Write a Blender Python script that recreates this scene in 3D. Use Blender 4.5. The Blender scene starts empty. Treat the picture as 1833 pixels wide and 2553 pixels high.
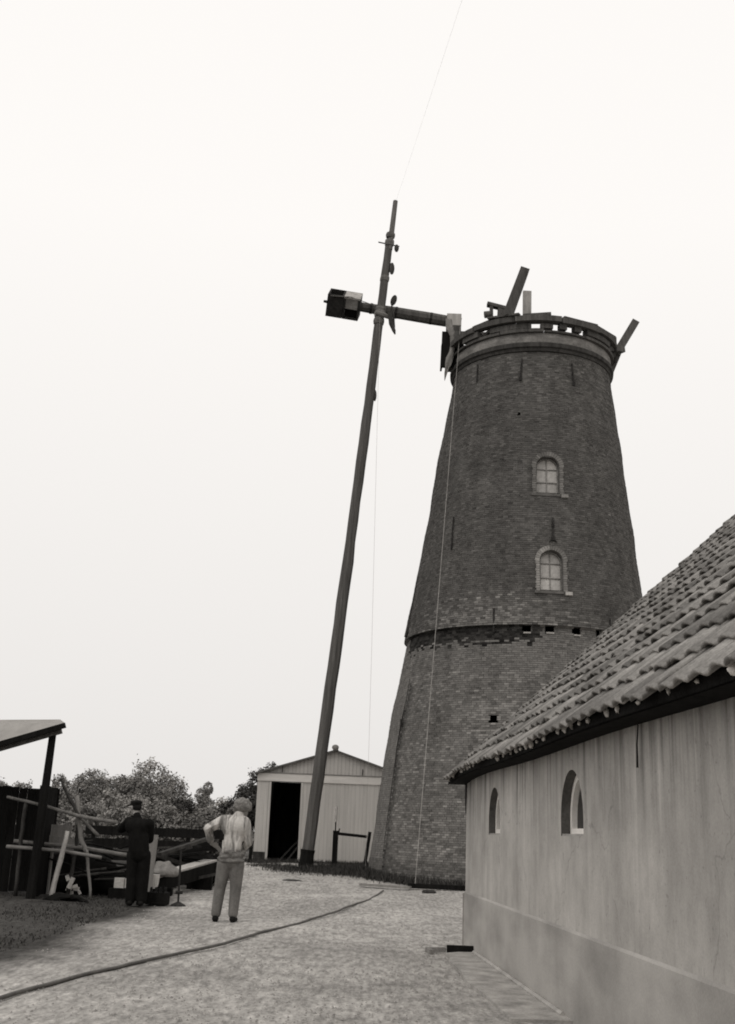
import bpy, bmesh, math, random
import numpy as np
from mathutils import Vector, Matrix
random.seed(7); rng = np.random.default_rng(7)
R = math.radians
sc = bpy.context.scene
COL = sc.collection

# ------------------------------------------------------------------ camera
cam_d = bpy.data.cameras.new('camera')
cam = bpy.data.objects.new('camera', cam_d); COL.objects.link(cam)
cam_d.sensor_fit = 'HORIZONTAL'; cam_d.sensor_width = 36.0
cam_d.lens = 36.0*2800/1833
cam_d.clip_start = 0.05; cam_d.clip_end = 2000
PITCH, ROLL = R(16.0), R(2.2)
f_ = Vector((0, math.cos(PITCH), math.sin(PITCH))); r0 = Vector((1, 0, 0)); u0 = r0.cross(f_)
r_ = r0*math.cos(ROLL)+u0*math.sin(ROLL); u_ = u0*math.cos(ROLL)-r0*math.sin(ROLL)
CAMP = Vector((0, 0, 1.3))
cam.matrix_world = Matrix(((r_.x, u_.x, -f_.x, CAMP.x), (r_.y, u_.y, -f_.y, CAMP.y), (r_.z, u_.z, -f_.z, CAMP.z), (0, 0, 0, 1)))
sc.camera = cam

# ------------------------------------------------------------------ sky (bright overcast, black-and-white film) and sun
SUN_EL, SUN_AZ = R(52), R(215)          # azimuth clockwise from +Y: behind the camera, to the left
w = bpy.data.worlds.new('World'); sc.world = w; w.use_nodes = True
nt = w.node_tree; nt.nodes.clear()
sky = nt.nodes.new('ShaderNodeTexSky'); sky.sky_type = 'NISHITA'; sky.sun_disc = False
sky.sun_elevation = SUN_EL; sky.sun_rotation = SUN_AZ; sky.dust_density = 6; sky.ozone_density = 1
bw = nt.nodes.new('ShaderNodeRGBToBW'); nt.links.new(sky.outputs[0], bw.inputs[0])
tc = nt.nodes.new('ShaderNodeTexCoord'); sx = nt.nodes.new('ShaderNodeSeparateXYZ'); nt.links.new(tc.outputs['Generated'], sx.inputs[0])
mr = nt.nodes.new('ShaderNodeMapRange'); mr.inputs['From Min'].default_value = 0.0; mr.inputs['From Max'].default_value = 0.5
mr.inputs['To Min'].default_value = 8.5; mr.inputs['To Max'].default_value = 10.5
nt.links.new(sx.outputs['Z'], mr.inputs['Value'])
mx = nt.nodes.new('ShaderNodeMix'); mx.data_type = 'FLOAT'; mx.inputs[0].default_value = 0.93
nt.links.new(bw.outputs[0], mx.inputs[2]); nt.links.new(mr.outputs[0], mx.inputs[3])
vm = nt.nodes.new('ShaderNodeVectorMath'); vm.operation = 'SCALE'; vm.inputs[0].default_value = (1.0, 0.972, 0.945)
nt.links.new(mx.outputs[0], vm.inputs['Scale'])
bg = nt.nodes.new('ShaderNodeBackground'); bg.inputs['Strength'].default_value = 0.1
nt.links.new(vm.outputs[0], bg.inputs['Color'])
wo = nt.nodes.new('ShaderNodeOutputWorld'); nt.links.new(bg.outputs[0], wo.inputs['Surface'])
sd = bpy.data.lights.new('sun', 'SUN'); sd.energy = 0.6; sd.angle = R(35); sd.color = (1, 0.97, 0.93)
sun = bpy.data.objects.new('sun', sd); COL.objects.link(sun)
sdir = Vector((math.sin(SUN_AZ)*math.cos(SUN_EL), math.cos(SUN_AZ)*math.cos(SUN_EL), math.sin(SUN_EL)))
sun.rotation_euler = sdir.to_track_quat('Z', 'Y').to_euler(); sun.location = sdir*60
vs = sc.view_settings; vs.view_transform = 'Standard'; vs.look = 'None'; vs.exposure = 0.0; vs.gamma = 1.0
vs.use_curve_mapping = False
sc.cycles.max_bounces = 6; sc.cycles.diffuse_bounces = 3
sc.cycles.filter_width = 1.9

# ------------------------------------------------------------------ materials
def T(v): return (v, v*0.957, v*0.90, 1)
MATS = {}
def M(name, v, rough=0.9, ns=(4, 4, 4), na=0.25, ns2=40.0, na2=0.12, bump=0.25, bdist=0.01, rand=0.0, tone=False,
      spec=0.04, extra=None, metal=0.0):
    m = bpy.data.materials.new(name); m.use_nodes = True; MATS[name] = m
    n = m.node_tree; L = n.links; b = n.nodes['Principled BSDF']
    b.inputs['Roughness'].default_value = rough; b.inputs['Specular IOR Level'].default_value = spec
    b.inputs['Metallic'].default_value = metal
    t = n.nodes.new('ShaderNodeTexCoord'); mp = n.nodes.new('ShaderNodeMapping'); mp.inputs['Scale'].default_value = ns
    L.new(t.outputs['Object'], mp.inputs['Vector'])
    no = n.nodes.new('ShaderNodeTexNoise'); no.inputs['Scale'].default_value = 1; no.inputs['Detail'].default_value = 6; no.inputs['Roughness'].default_value = 0.6
    L.new(mp.outputs[0], no.inputs['Vector'])
    def rng_(src, lo, hi, a=0.3, c=0.7):
        q = n.nodes.new('ShaderNodeMapRange'); q.inputs['From Min'].default_value = a; q.inputs['From Max'].default_value = c
        q.inputs['To Min'].default_value = lo; q.inputs['To Max'].default_value = hi; q.clamp = True
        L.new(src, q.inputs['Value']); return q.outputs[0]
    def mul(a, c):
        q = n.nodes.new('ShaderNodeMath'); q.operation = 'MULTIPLY'; L.new(a, q.inputs[0])
        if isinstance(c, float): q.inputs[1].default_value = c
        else: L.new(c, q.inputs[1])
        return q.outputs[0]
    cur = mul(rng_(no.outputs[0], 1-na, 1+na), float(v))
    n2 = n.nodes.new('ShaderNodeTexNoise'); n2.inputs['Scale'].default_value = ns2; n2.inputs['Detail'].default_value = 4
    L.new(t.outputs['Object'], n2.inputs['Vector'])
    cur = mul(cur, rng_(n2.outputs[0], 1-na2, 1+na2))
    if rand:
        oi = n.nodes.new('ShaderNodeObjectInfo'); cur = mul(cur, rng_(oi.outputs['Random'], 1-rand, 1+rand, 0, 1))
    if tone:
        at_ = n.nodes.new('ShaderNodeAttribute'); at_.attribute_name = 'tone'; cur = mul(cur, at_.outputs['Fac'])
    if extra: cur = extra(n, L, t, cur, mul, rng_)
    sc_ = n.nodes.new('ShaderNodeVectorMath'); sc_.operation = 'SCALE'; sc_.inputs[0].default_value = T(1)[:3]
    L.new(cur, sc_.inputs['Scale']); L.new(sc_.outputs[0], b.inputs['Base Color'])
    if bump:
        bp = n.nodes.new('ShaderNodeBump'); bp.inputs['Strength'].default_value = bump; bp.inputs['Distance'].default_value = bdist
        L.new(n2.outputs[0], bp.inputs['Height']); L.new(bp.outputs[0], b.inputs['Normal'])
    return m

def noise_node(n, L, t, scale, detail=4, vec='Object', dist=0.0, rough=0.5):
    mp = n.nodes.new('ShaderNodeMapping'); mp.inputs['Scale'].default_value = scale; L.new(t.outputs[vec], mp.inputs['Vector'])
    q = n.nodes.new('ShaderNodeTexNoise'); q.inputs['Scale'].default_value = 1; q.inputs['Detail'].default_value = detail
    q.inputs['Distortion'].default_value = dist; q.inputs['Roughness'].default_value = rough
    L.new(mp.outputs[0], q.inputs['Vector']); return q.outputs[0]

def ground_extra(n, L, t, cur, mul, rng_):
    # darker ground on the left with a soft edge, patchy gravel everywhere else
    s = n.nodes.new('ShaderNodeSeparateXYZ'); L.new(t.outputs['Object'], s.inputs[0])
    nz = noise_node(n, L, t, (0.35, 0.35, 0.35), 5)
    a = n.nodes.new('ShaderNodeMath'); a.operation = 'MULTIPLY_ADD'; L.new(nz, a.inputs[0]); a.inputs[1].default_value = 1.6; L.new(s.outputs['X'], a.inputs[2])
    # beyond 23 m the dark edge retreats to the left
    b = n.nodes.new('ShaderNodeMapRange'); b.inputs['From Min'].default_value = 21; b.inputs['From Max'].default_value = 27
    b.inputs['To Min'].default_value = 0; b.inputs['To Max'].default_value = 1.5; L.new(s.outputs['Y'], b.inputs['Value'])
    c = n.nodes.new('ShaderNodeMath'); c.operation = 'ADD'; L.new(a.outputs[0], c.inputs[0]); L.new(b.outputs[0], c.inputs[1])
    left_dark = rng_(c.outputs[0], 0.17, 1.0, -2.75, -2.05)
    cur = mul(cur, left_dark)
    cur = mul(cur, rng_(noise_node(n, L, t, (0.55, 0.4, 0.5), 3), 0.8, 1.15, 0.35, 0.65))
    cur = mul(cur, rng_(noise_node(n, L, t, (15, 3.4, 15), 4, rough=0.65), 0.62, 1.28, 0.32, 0.68))
    far = rng_(s.outputs['Y'], 1.0, 0.35, 38.5, 41)      # field grass behind the yard
    return mul(cur, far)

M('ground', 0.37, 0.95, (3.2, 2.2, 3.2), 0.18, 26.0, 0.22, 0.9, 0.03, extra=ground_extra)
M('gravel_stone', 0.30, 0.9, rand=0, tone=True, bump=0)
M('brick_face', 0.125, 0.92, (6, 6, 6), 0.18, 60, 0.2, 0.4, 0.006, tone=True)
M('mortar', 0.11, 0.95, (5, 5, 5), 0.35, 60, 0.2, 0.4)
def render_extra(n, L, t, cur, mul, rng_):
    s = n.nodes.new('ShaderNodeSeparateXYZ'); L.new(t.outputs['Object'], s.inputs[0])
    st = noise_node(n, L, t, (10, 10, 0.4), 5, dist=0.3)           # rain runs
    st2 = noise_node(n, L, t, (22, 22, 0.7), 3)
    top = rng_(s.outputs['Z'], 0.14, 1.0, 1.35, 2.05)             # runs are strongest below the eaves
    def mixamt(src, amt, k):
        q = n.nodes.new('ShaderNodeMath'); q.operation = 'MULTIPLY'; L.new(src, q.inputs[0]); L.new(amt, q.inputs[1])
        p = n.nodes.new('ShaderNodeMath'); p.operation = 'MULTIPLY_ADD'; L.new(q.outputs[0], p.inputs[0]); p.inputs[1].default_value = k; p.inputs[2].default_value = 1.0
        return p.outputs[0]
    cur = mul(cur, mixamt(rng_(st, 0, 1, 0.48, 0.72), top, -0.75))
    cur = mul(cur, mixamt(rng_(st2, 0, 1, 0.55, 0.75), top, 0.6))
    cur = mul(cur, rng_(noise_node(n, L, t, (34, 34, 26), 2), 1.0, 0.72, 0.66, 0.74))
    cur = mul(cur, rng_(noise_node(n, L, t, (3, 3, 2.2), 6, rough=0.7), 0.86, 1.12, 0.35, 0.65))
    vo = n.nodes.new('ShaderNodeTexVoronoi'); vo.feature = 'DISTANCE_TO_EDGE'; vo.inputs['Scale'].default_value = 0.55
    wm = n.nodes.new('ShaderNodeVectorMath'); wm.operation = 'MULTIPLY_ADD'; wm.inputs[1].default_value = (0.5, 0.5, 0.5)
    wn = n.nodes.new('ShaderNodeTexNoise'); wn.inputs['Scale'].default_value = 3.5; wn.inputs['Detail'].default_value = 5; L.new(t.outputs['Object'], wn.inputs['Vector'])
    L.new(wn.outputs['Color'], wm.inputs[0]); L.new(t.outputs['Object'], wm.inputs[2]); L.new(wm.outputs[0], vo.inputs['Vector'])
    cur = mul(cur, rng_(vo.outputs['Distance'], 0.74, 1.0, 0.0, 0.006))      # hairline cracks
    blot = noise_node(n, L, t, (0.6, 0.6, 0.9), 4)
    return mul(cur, rng_(blot, 0.86, 1.1, 0.35, 0.65))
M('lime_render', 0.41, 0.95, (1.2, 1.2, 0.6), 0.08, 70, 0.07, 0.25, 0.004, extra=render_extra)
def plinth_extra(n, L, t, cur, mul, rng_):
    blot = noise_node(n, L, t, (0.8, 0.8, 2.2), 4)
    return mul(cur, rng_(blot, 0.72, 1.05, 0.34, 0.62))
M('plinth_render', 0.385, 0.95, (2, 2, 1), 0.1, 70, 0.08, 0.25, 0.004, extra=plinth_extra)
M('pale_edge', 0.34, 0.95)
M('roof_tile', 0.235, 0.9, (9, 9, 9), 0.35, 55, 0.2, 0.4, 0.006, rand=0.38)
M('roof_tile_far', 0.235, 0.9, (9, 9, 9), 0.35, 55, 0.2, 0.4, 0.006, tone=True)
M('lime_dab', 0.7, 0.95, (20, 20, 20), 0.15)
M('tarred_wood', 0.012, 0.9, (8, 8, 1.2), 0.4, 50, 0.25, 0.4)
M('dark_wood', 0.055, 0.85, (10, 10, 1.2), 0.4, 50, 0.25, 0.5, rand=0.2)
M('cap_wood', 0.085, 0.9, (12, 12, 1.5), 0.35, 60, 0.25, 0.5, rand=0.25)
M('old_oak', 0.14, 0.85, (12, 12, 1.5), 0.35, 60, 0.25, 0.5, rand=0.25)
M('spar_wood', 0.10, 0.8, (14, 14, 0.7), 0.35, 60, 0.2, 0.4)
M('grey_board', 0.22, 0.9, (10, 10, 1), 0.22, 60, 0.15, 0.4, rand=0.18)
M('pale_wood', 0.36, 0.9, (10, 10, 2), 0.25, 60, 0.15, 0.4, rand=0.15)
M('barn_board', 0.50, 0.9, (14, 14, 0.8), 0.1, 70, 0.08, 0.3, 0.004, rand=0.06)
M('barn_band', 0.64, 0.9, (2, 14, 14), 0.08, 60, 0.06, 0.2)
M('sheet_roof', 0.12, 0.8, (3, 3, 3), 0.25, 40, 0.15, 0.3)
M('pale_sheet', 0.30, 0.85, (2, 2, 2), 0.15, 40, 0.1, 0.2)
M('iron', 0.03, 0.8, (8, 8, 8), 0.4, 60, 0.2, 0.3, spec=0.1)
M('worn_paint', 0.36, 0.8, (6, 6, 6), 0.35, 40, 0.2, 0.3)
M('plaster_band', 0.20, 0.95, (3, 3, 5), 0.4, 30, 0.2, 0.4)
M('white_paint', 0.86, 0.6, (4, 4, 4), 0.08, 40, 0.05, 0.1)
M('glass_dark', 0.012, 0.3, na=0.1, bump=0.05, spec=0.12)
M('glass_pale', 0.42, 0.5, (9, 9, 9), 0.22, 30, 0.1, 0.1, rand=0.3, spec=0.3)  # pale grey panes, tone varied from pane to pane
M('weathered_frame', 0.22, 0.9, (9, 9, 9), 0.3)
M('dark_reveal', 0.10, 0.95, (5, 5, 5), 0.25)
M('rope', 0.16, 0.95, bump=0)
M('pale_rope', 0.40, 0.95, bump=0)
M('hose_rubber', 0.13, 0.7, bump=0.1)
M('canvas', 0.22, 0.95, (8, 8, 8), 0.3)
M('bark', 0.06, 0.95, (8, 8, 2), 0.4, 30, 0.3, 0.6)
M('leaf', 0.26, 0.9, (0.7, 0.7, 0.7), 0.25, 3.0, 0.25, 0, tone=True, spec=0.0)
M('leaf_dark', 0.07, 0.8, (0.9, 0.9, 0.9), 0.3, 3.0, 0.25, 0, tone=True, spec=0.0)
M('grass', 0.05, 0.85, (1.2, 1.2, 1.2), 0.35, 6.0, 0.25, 0, tone=True)
M('concrete', 0.33, 0.95, (4, 4, 4), 0.35, 50, 0.15, 0.3)
M('skin', 0.28, 0.6, na=0.06, bump=0)
M('hair_fair', 0.20, 0.8, (30, 30, 30), 0.45, 90, 0.3, 0.8, 0.01)
M('cloth_dark', 0.016, 0.95, (9, 9, 5), 0.35, 60, 0.2, 0.3)
M('cloth_black', 0.010, 0.95, (9, 9, 5), 0.35, 60, 0.2, 0.3)
def shirt_extra(n, L, t, cur, mul, rng_):
    st = noise_node(n, L, t, (13, 6, 2.2), 3, dist=0.6)
    return mul(cur, rng_(st, 1.0, 0.34, 0.46, 0.60))
M('shirt_cloth', 0.54, 0.95, (6, 6, 3), 0.12, 40, 0.1, 0.4, 0.01, extra=shirt_extra)
M('waist_cloth_dark', 0.15, 0.95, (9, 9, 6), 0.4, 50, 0.2, 0.5, 0.01)
M('trouser_cloth', 0.155, 0.95, (9, 9, 3), 0.25, 50, 0.15, 0.4, 0.01)
M('shoe_leather', 0.015, 0.8)
M('white_thing', 0.55, 0.7, (10, 10, 10), 0.15)

# ------------------------------------------------------------------ mesh helpers
class MB:
    def __init__(s): s.v = []; s.f = []; s.t = []
    def add(s, vs, fs, tone=1.0):
        o = len(s.v); s.v += [tuple(p) for p in vs]; s.f += [tuple(i+o for i in f) for f in fs]; s.t += [tone]*len(fs)
    def box(s, c, d, rot=None, tone=1.0):
        c = Vector(c); m = rot or Matrix.Identity(3)
        pts = [c+m@Vector((x*d[0]/2, y*d[1]/2, z*d[2]/2)) for x in (-1, 1) for y in (-1, 1) for z in (-1, 1)]
        s.add(pts, [(0, 1, 3, 2), (4, 6, 7, 5), (0, 4, 5, 1), (2, 3, 7, 6), (0, 2, 6, 4), (1, 5, 7, 3)], tone)
    def beam(s, a, b, w_, h_, up=(0, 0, 1), taper=1.0, tone=1.0):
        a, b = Vector(a), Vector(b); d = (b-a).normalized(); u = Vector(up)
        if abs(d.dot(u)) > 0.98: u = Vector((0, 1, 0))
        x = d.cross(u).normalized(); y = x.cross(d).normalized(); pts = []
        for p, k in ((a, 1.0), (b, taper)):
            for sx_, sy_ in ((-1, -1), (1, -1), (1, 1), (-1, 1)): pts.append(p+x*sx_*w_/2*k+y*sy_*h_/2*k)
        s.add(pts, [(3, 2, 1, 0), (4, 5, 6, 7), (0, 1, 5, 4), (1, 2, 6, 5), (2, 3, 7, 6), (3, 0, 4, 7)], tone)
    def tube(s, pts, rad, n=8, cap=True, jit=0.0, tone=1.0):
        pts = [Vector(p) for p in pts]; k = len(pts)
        if not isinstance(rad, (list, tuple)): rad = [rad]*k
        vs = []; fs = []; ref = Vector((0.31, 0.17, 0.93))
        for i, p in enumerate(pts):
            d = (pts[min(i+1, k-1)]-pts[max(i-1, 0)]).normalized()
            x = d.cross(ref if abs(d.dot(ref.normalized())) < 0.95 else Vector((1, 0, 0))).normalized(); y = d.cross(x)
            for j in range(n):
                a = 2*math.pi*j/n; r = rad[i]*(1+random.uniform(-jit, jit))
                vs.append(p+x*math.cos(a)*r+y*math.sin(a)*r)
        for i in range(k-1):
            for j in range(n): fs.append((i*n+j, i*n+(j+1) % n, (i+1)*n+(j+1) % n, (i+1)*n+j))
        if cap: fs += [tuple(range(n-1, -1, -1)), tuple(range((k-1)*n, k*n))]
        s.add(vs, fs, tone)
    def ell(s, c, r, m=None, nu=12, nv=8, tone=1.0):
        c = Vector(c); m = m or Matrix.Identity(3); vs = []; fs = []
        for i in range(1, nv):
            ph = math.pi*i/nv
            for j in range(nu):
                a = 2*math.pi*j/nu
                vs.append(c+m@Vector((r[0]*math.sin(ph)*math.cos(a), r[1]*math.sin(ph)*math.sin(a), r[2]*math.cos(ph))))
        t0 = len(vs); vs += [c+m@Vector((0, 0, r[2])), c+m@Vector((0, 0, -r[2]))]
        for i in range(nv-2):
            for j in range(nu): fs.append((i*nu+j, (i+1)*nu+j, (i+1)*nu+(j+1) % nu, i*nu+(j+1) % nu))
        for j in range(nu):
            fs.append((t0, j, (j+1) % nu)); b = (nv-2)*nu; fs.append((t0+1, b+(j+1) % nu, b+j))
        s.add(vs, fs, tone)
    def cap_(s, a, b, ra, rb, n=12):                      # tapered capsule
        a, b = Vector(a), Vector(b); d = (b-a); L_ = d.length; d = d.normalized() if L_ > 1e-6 else Vector((0, 0, 1))
        pts = []; rad = []
        for k in range(4): q = math.pi/2*(k/4); pts.append(a-d*ra*math.cos(q)); rad.append(max(0.002, ra*math.sin(q)))
        pts.append(a); rad.append(ra); pts.append(b); rad.append(rb)
        for k in range(1, 5): q = math.pi/2*(k/4); pts.append(b+d*rb*math.sin(q)); rad.append(max(0.002, rb*math.cos(q)))
        s.tube(pts, rad, n)
    def mesh(s, name, org=(0, 0, 0), smooth=False, tone=False):
        me = bpy.data.meshes.new(name); o = Vector(org)
        me.from_pydata([(p[0]-o.x, p[1]-o.y, p[2]-o.z) for p in s.v], [], s.f)
        if tone:
            at_ = me.attributes.new('tone', 'FLOAT', 'FACE'); at_.data.foreach_set('value', s.t)
        if smooth: me.polygons.foreach_set('use_smooth', [True]*len(me.polygons))
        me.update(); return me
    def build(s, name, mat, parent=None, smooth=False, tone=False, loc=None):
        org = Vector(loc) if loc is not None else (world_of(parent) if parent else Vector((0, 0, 0)))
        o = bpy.data.objects.new(name, s.mesh(name, org, smooth, tone)); COL.objects.link(o)
        o.data.materials.append(MATS[mat])
        if parent: o.parent = parent; o.location = org-world_of(parent)
        else: o.location = org
        return o
def world_of(o):
    p = Vector((0, 0, 0))
    while o: p += o.location; o = o.parent
    return p
def tag(o, label=None, cat=None, group=None, kind=None):
    if label: o['label'] = label
    if cat: o['category'] = cat
    if group: o['group'] = group
    if kind: o['kind'] = kind
    return o
def thing(name, loc, label, cat, group=None):
    o = bpy.data.objects.new(name, None); COL.objects.link(o); o.location = loc; o.empty_display_size = 0.2
    return tag(o, label, cat, group)
def ground_z(x, y):
    if y <= 17: return 0.0
    if y < 30.3: return 0.38*((y-17)/13)**1.8
    return 0.38*((13.3)/13)**1.8
def G(x, y, dz=0.0): return Vector((x, y, ground_z(x, y)+dz))

# ------------------------------------------------------------------ ground
def build_ground():
    xs = sorted(set([-400, -250, -150, -90, -60, -40, -28, -20] + [round(-14+i*0.5, 2) for i in range(57)] + [20, 30, 45, 70, 110, 180, 280, 400]))
    ys = sorted(set([-120, -60, -30, -15, -8] + [round(-4+i*0.5, 2) for i in range(90)] + [44, 48, 54, 62, 75, 95, 130, 180, 260, 380, 600]))
    m = MB(); nx = len(xs); vs = []
    for y in ys:
        for x in xs:
            z = ground_z(x, y)
            if abs(x) < 14 and 5 < y < 40: z += 0.012*math.sin(x*1.7+y*0.6)+0.010*math.sin(x*0.8-y*1.3)-0.012
            vs.append((x, y, z))
    fs = [(j*nx+i, j*nx+i+1, (j+1)*nx+i+1, (j+1)*nx+i) for j in range(len(ys)-1) for i in range(nx-1)]
    m.add(vs, fs); o = m.build('ground', 'ground', smooth=True); tag(o, kind='structure')
build_ground()

def stones():
    m = MB()
    for i in range(9000):
        y = 7+22*random.random()**1.5; x = random.uniform(-0.2, 0.2)*y+random.uniform(-1.5, 1.0)
        if x < -3.3 or (x > 1.3 and y < 15.2): continue
        r = random.uniform(0.006, 0.016)
        c = G(x, y, -0.004); a = random.random()*6
        p = [c+Vector((math.cos(a+k*1.57)*r*random.uniform(.7, 1.2), math.sin(a+k*1.57)*r*random.uniform(.7, 1.2), 0)) for k in range(4)]+[c+Vector((0, 0, r*0.9))]
        m.add(p, [(0, 1, 4), (1, 2, 4), (2, 3, 4), (3, 0, 4)], random.choice((0.75, 0.85, 0.95, 1.05, 1.25)))
    tag(m.build('gravel', 'gravel_stone', tone=True), 'loose pale gravel scattered over the yard', 'gravel', kind='stuff')
stones()

# ------------------------------------------------------------------ the mill tower
ZS = [0, 2, 4, 6.3, 6.3001, 8, 10, 12, 13.6, 14.1]; RS = [3.93, 3.76, 3.54, 3.19, 3.27, 3.02, 2.74, 2.5, 2.25, 2.19]
CY_ = 30.0
def axx(z): return 4.255+0.0217*z
def rad(z): return float(np.interp(z, ZS, RS))
def TP(th, z, out=0.0):
    r = rad(z)+out+0.010*math.sin(3*th+1.7*z)+0.007*math.sin(7*th-2.9*z+1)+0.006*math.sin(5.3*z+2*th); return Vector((axx(z)+r*math.sin(th), CY_-r*math.cos(th), z))
def tframe(th, z):
    e = Vector((math.cos(th), math.sin(th), 0)); u = (TP(th, z+0.4)-TP(th, z-0.4)).normalized(); n = e.cross(u).normalized()
    return TP(th, z), e, u, n
WINS = [(R(2.0), 9.80, 0.60, 1.03), (R(3.0), 7.19, 0.58, 1.06)]       # angle, sill height, width, height
def in_window(th, z, grow):
    for wt, wz, ww, wh in WINS:
        s = (th-wt)*rad(z); q = z-wz; hw = ww/2+grow
        if abs(s) > hw: continue
        if q < -grow*0.6 or q > wh+grow: continue
        sp = wh-ww/2
        if q <= sp or (s*s+(q-sp)**2) <= hw*hw: return True
    return False
HOLES = [(R(-7.6), 6.21, 0.20, 0.16), (R(2.2), 6.21, 0.22, 0.14), (R(14.3), 6.21, 0.18, 0.17), (R(25), 6.19, 0.17, 0.20), (R(36), 6.2, 0.18, 0.16),
         (R(-19.8), 4.02, 0.17, 0.17), (R(-19.8), 3.80, 0.17, 0.08), (R(-14.5), 12.05, 0.07, 0.07), (R(-7.2), 9.3, 0.07, 0.07)]
def in_hole(th, z, grow):
    for ht, hz, hw, hh in HOLES:
        if abs((th-ht)*rad(z)) < hw/2+grow and abs(z-hz) < hh/2+grow: return True
    return False
lat = rng.random((64, 64))
def vnoise(a, b):
    i, j = int(math.floor(a)), int(math.floor(b)); u, v = a-i, b-j; u = u*u*(3-2*u); v = v*v*(3-2*v)
    g = lambda p, q: lat[p % 64, q % 64]
    return (g(i, j)*(1-u)+g(i+1, j)*u)*(1-v)+(g(i, j+1)*(1-u)+g(i+1, j+1)*u)*v
def fbm(a, b): return 0.5*vnoise(a, b)+0.3*vnoise(a*2.1+7, b*2.1+3)+0.2*vnoise(a*4.3+1, b*4.3+9)

mill = thing('windmill_tower', (4.255, 30.0, 0.2), 'tall round tapering dark brick windmill tower with two arched windows', 'windmill')
def tower():
    # mortar core
    m = MB(); nt_ = 180; zl = list(np.arange(0.0, 14.11, 0.1)); grid = {}
    for zi, z in enumerate(zl):
        for k in range(nt_): m.v.append(tuple(TP(-math.pi+2*math.pi*k/nt_, z, -0.007)))
    for zi in range(len(zl)-1):
        for k in range(nt_):
            th = -math.pi+2*math.pi*(k+0.5)/nt_; z = zl[zi]+0.05
            if in_window(th, z, 0.02) or in_hole(th, z, 0.0): continue
            a, b = zi*nt_+k, zi*nt_+(k+1) % nt_
            m.f.append((a, b, b+nt_, a+nt_)); m.t.append(1)
    m.build('mortar_core', 'mortar', mill, smooth=True)
    # bricks of the upper and the lower wall, one course after the other
    for nm, z0, z1 in (('lower_brickwork', 0.06, 6.28), ('upper_brickwork', 6.31, 13.97)):
        b = MB(); z = z0; k = 0
        while z < z1:
            hgt = 0.044; zc = z+hgt/2; r = rad(zc); n = int(2*math.pi*r/0.122); w_ = 2*math.pi/n
            off = 0.5*w_ if k % 2 else 0.0
            for i in range(n):
                th = -math.pi+off+i*w_+random.uniform(-.04, .04)*w_
                if th > math.pi: th -= 2*math.pi
                if abs(th) > 2.2: continue
                if in_window(th, zc, 0.10) or in_hole(th, zc, 0.02): continue
                half = k % 6 == 0
                d = math.degrees(th)
                t = random.gauss(1.0, 0.10)*(0.74+0.52*fbm(d*0.14, zc*1.3))*(0.82+0.36*fbm(d*0.45+11, zc*0.22))
                t *= random.choice((1, 1, 1, 1, 1, 0.8, 1.15))
                out = random.uniform(-0.003, 0.008)
                if zc > 6.31:
                    t *= 0.80
                    ph = math.exp(-((d+26)/30)**2)*max(0, 1-(zc-6.3)/0.95)
                    if random.random() < ph*1.15: t *= random.uniform(1.3, 1.95)
                    if zc > 12.6 and random.random() < 0.3: t *= 1.25
                else:
                    t *= 1.22
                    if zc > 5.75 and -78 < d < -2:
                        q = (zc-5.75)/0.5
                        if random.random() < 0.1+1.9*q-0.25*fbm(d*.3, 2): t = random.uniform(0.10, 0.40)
                    pl = fbm(d*0.10+20, zc*1.2+5)
                    if zc < 5.2 and random.random() < (pl-0.25)*1.3: t *= random.uniform(1.12, 1.55)
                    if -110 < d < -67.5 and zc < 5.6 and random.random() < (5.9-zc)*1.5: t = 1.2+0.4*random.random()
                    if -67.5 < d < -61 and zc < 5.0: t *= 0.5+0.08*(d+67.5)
                    if zc < 0.75: t *= 0.75
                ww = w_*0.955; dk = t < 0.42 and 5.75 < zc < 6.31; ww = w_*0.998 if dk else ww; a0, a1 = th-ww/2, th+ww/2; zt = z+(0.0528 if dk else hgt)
                for ht, hz, hw, hh in HOLES:
                    if abs(zc-hz) < hh/2+0.02:
                        g0, g1 = ht-hw/2/r, ht+hw/2/r
                        if a0 < g0 < a1: a1 = g0
                        elif a0 < g1 < a1: a0 = g1
                if a1-a0 < 0.2*ww: continue
                vs = [TP(a0, z, -0.03), TP(a1, z, -0.03), TP(a1, zt, -0.03), TP(a0, zt, -0.03),
                      TP(a0, z, out), TP(a1, z, out), TP(a1, zt, out), TP(a0, zt, out)]
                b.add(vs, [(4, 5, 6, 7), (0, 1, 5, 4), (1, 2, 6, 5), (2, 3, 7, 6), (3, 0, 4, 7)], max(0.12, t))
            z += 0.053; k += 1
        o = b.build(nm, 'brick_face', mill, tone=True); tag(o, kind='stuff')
    # underside of the projecting upper wall
    m = MB(); vs = []; fs = []; n = 120
    for k in range(n):
        th = 2*math.pi*k/n; vs += [TP(th, 6.295, -0.03), TP(th, 6.3001, 0.006)]
    for k in range(n): a = 2*k; b = 2*((k+1) % n); fs.append((a, b, b+1, a+1))
    m.add(vs, fs); m.build('ledge', 'mortar', mill)
    # cornice roll and pale plastered curb wall on top
    def ring(name, prof, mat, n=96):
        m = MB(); vs = []; fs = []; p = len(prof)
        for k in range(n):
            th = 2*math.pi*k/n
            for (r, z) in prof: vs.append((axx(z)+r*math.sin(th), CY_-r*math.cos(th), z))
        for k in range(n):
            for q in range(p-1): a = k*p+q; b = ((k+1) % n)*p+q; fs.append((a, b, b+1, a+1))
        m.add(vs, fs); return m.build(name, mat, mill, smooth=False)
    ring('cornice', [(2.15, 13.93), (2.25, 13.95), (2.27, 14.03), (2.32, 14.05), (2.33, 14.15), (2.29, 14.19), (2.18, 14.2)], 'dark_wood')
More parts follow.
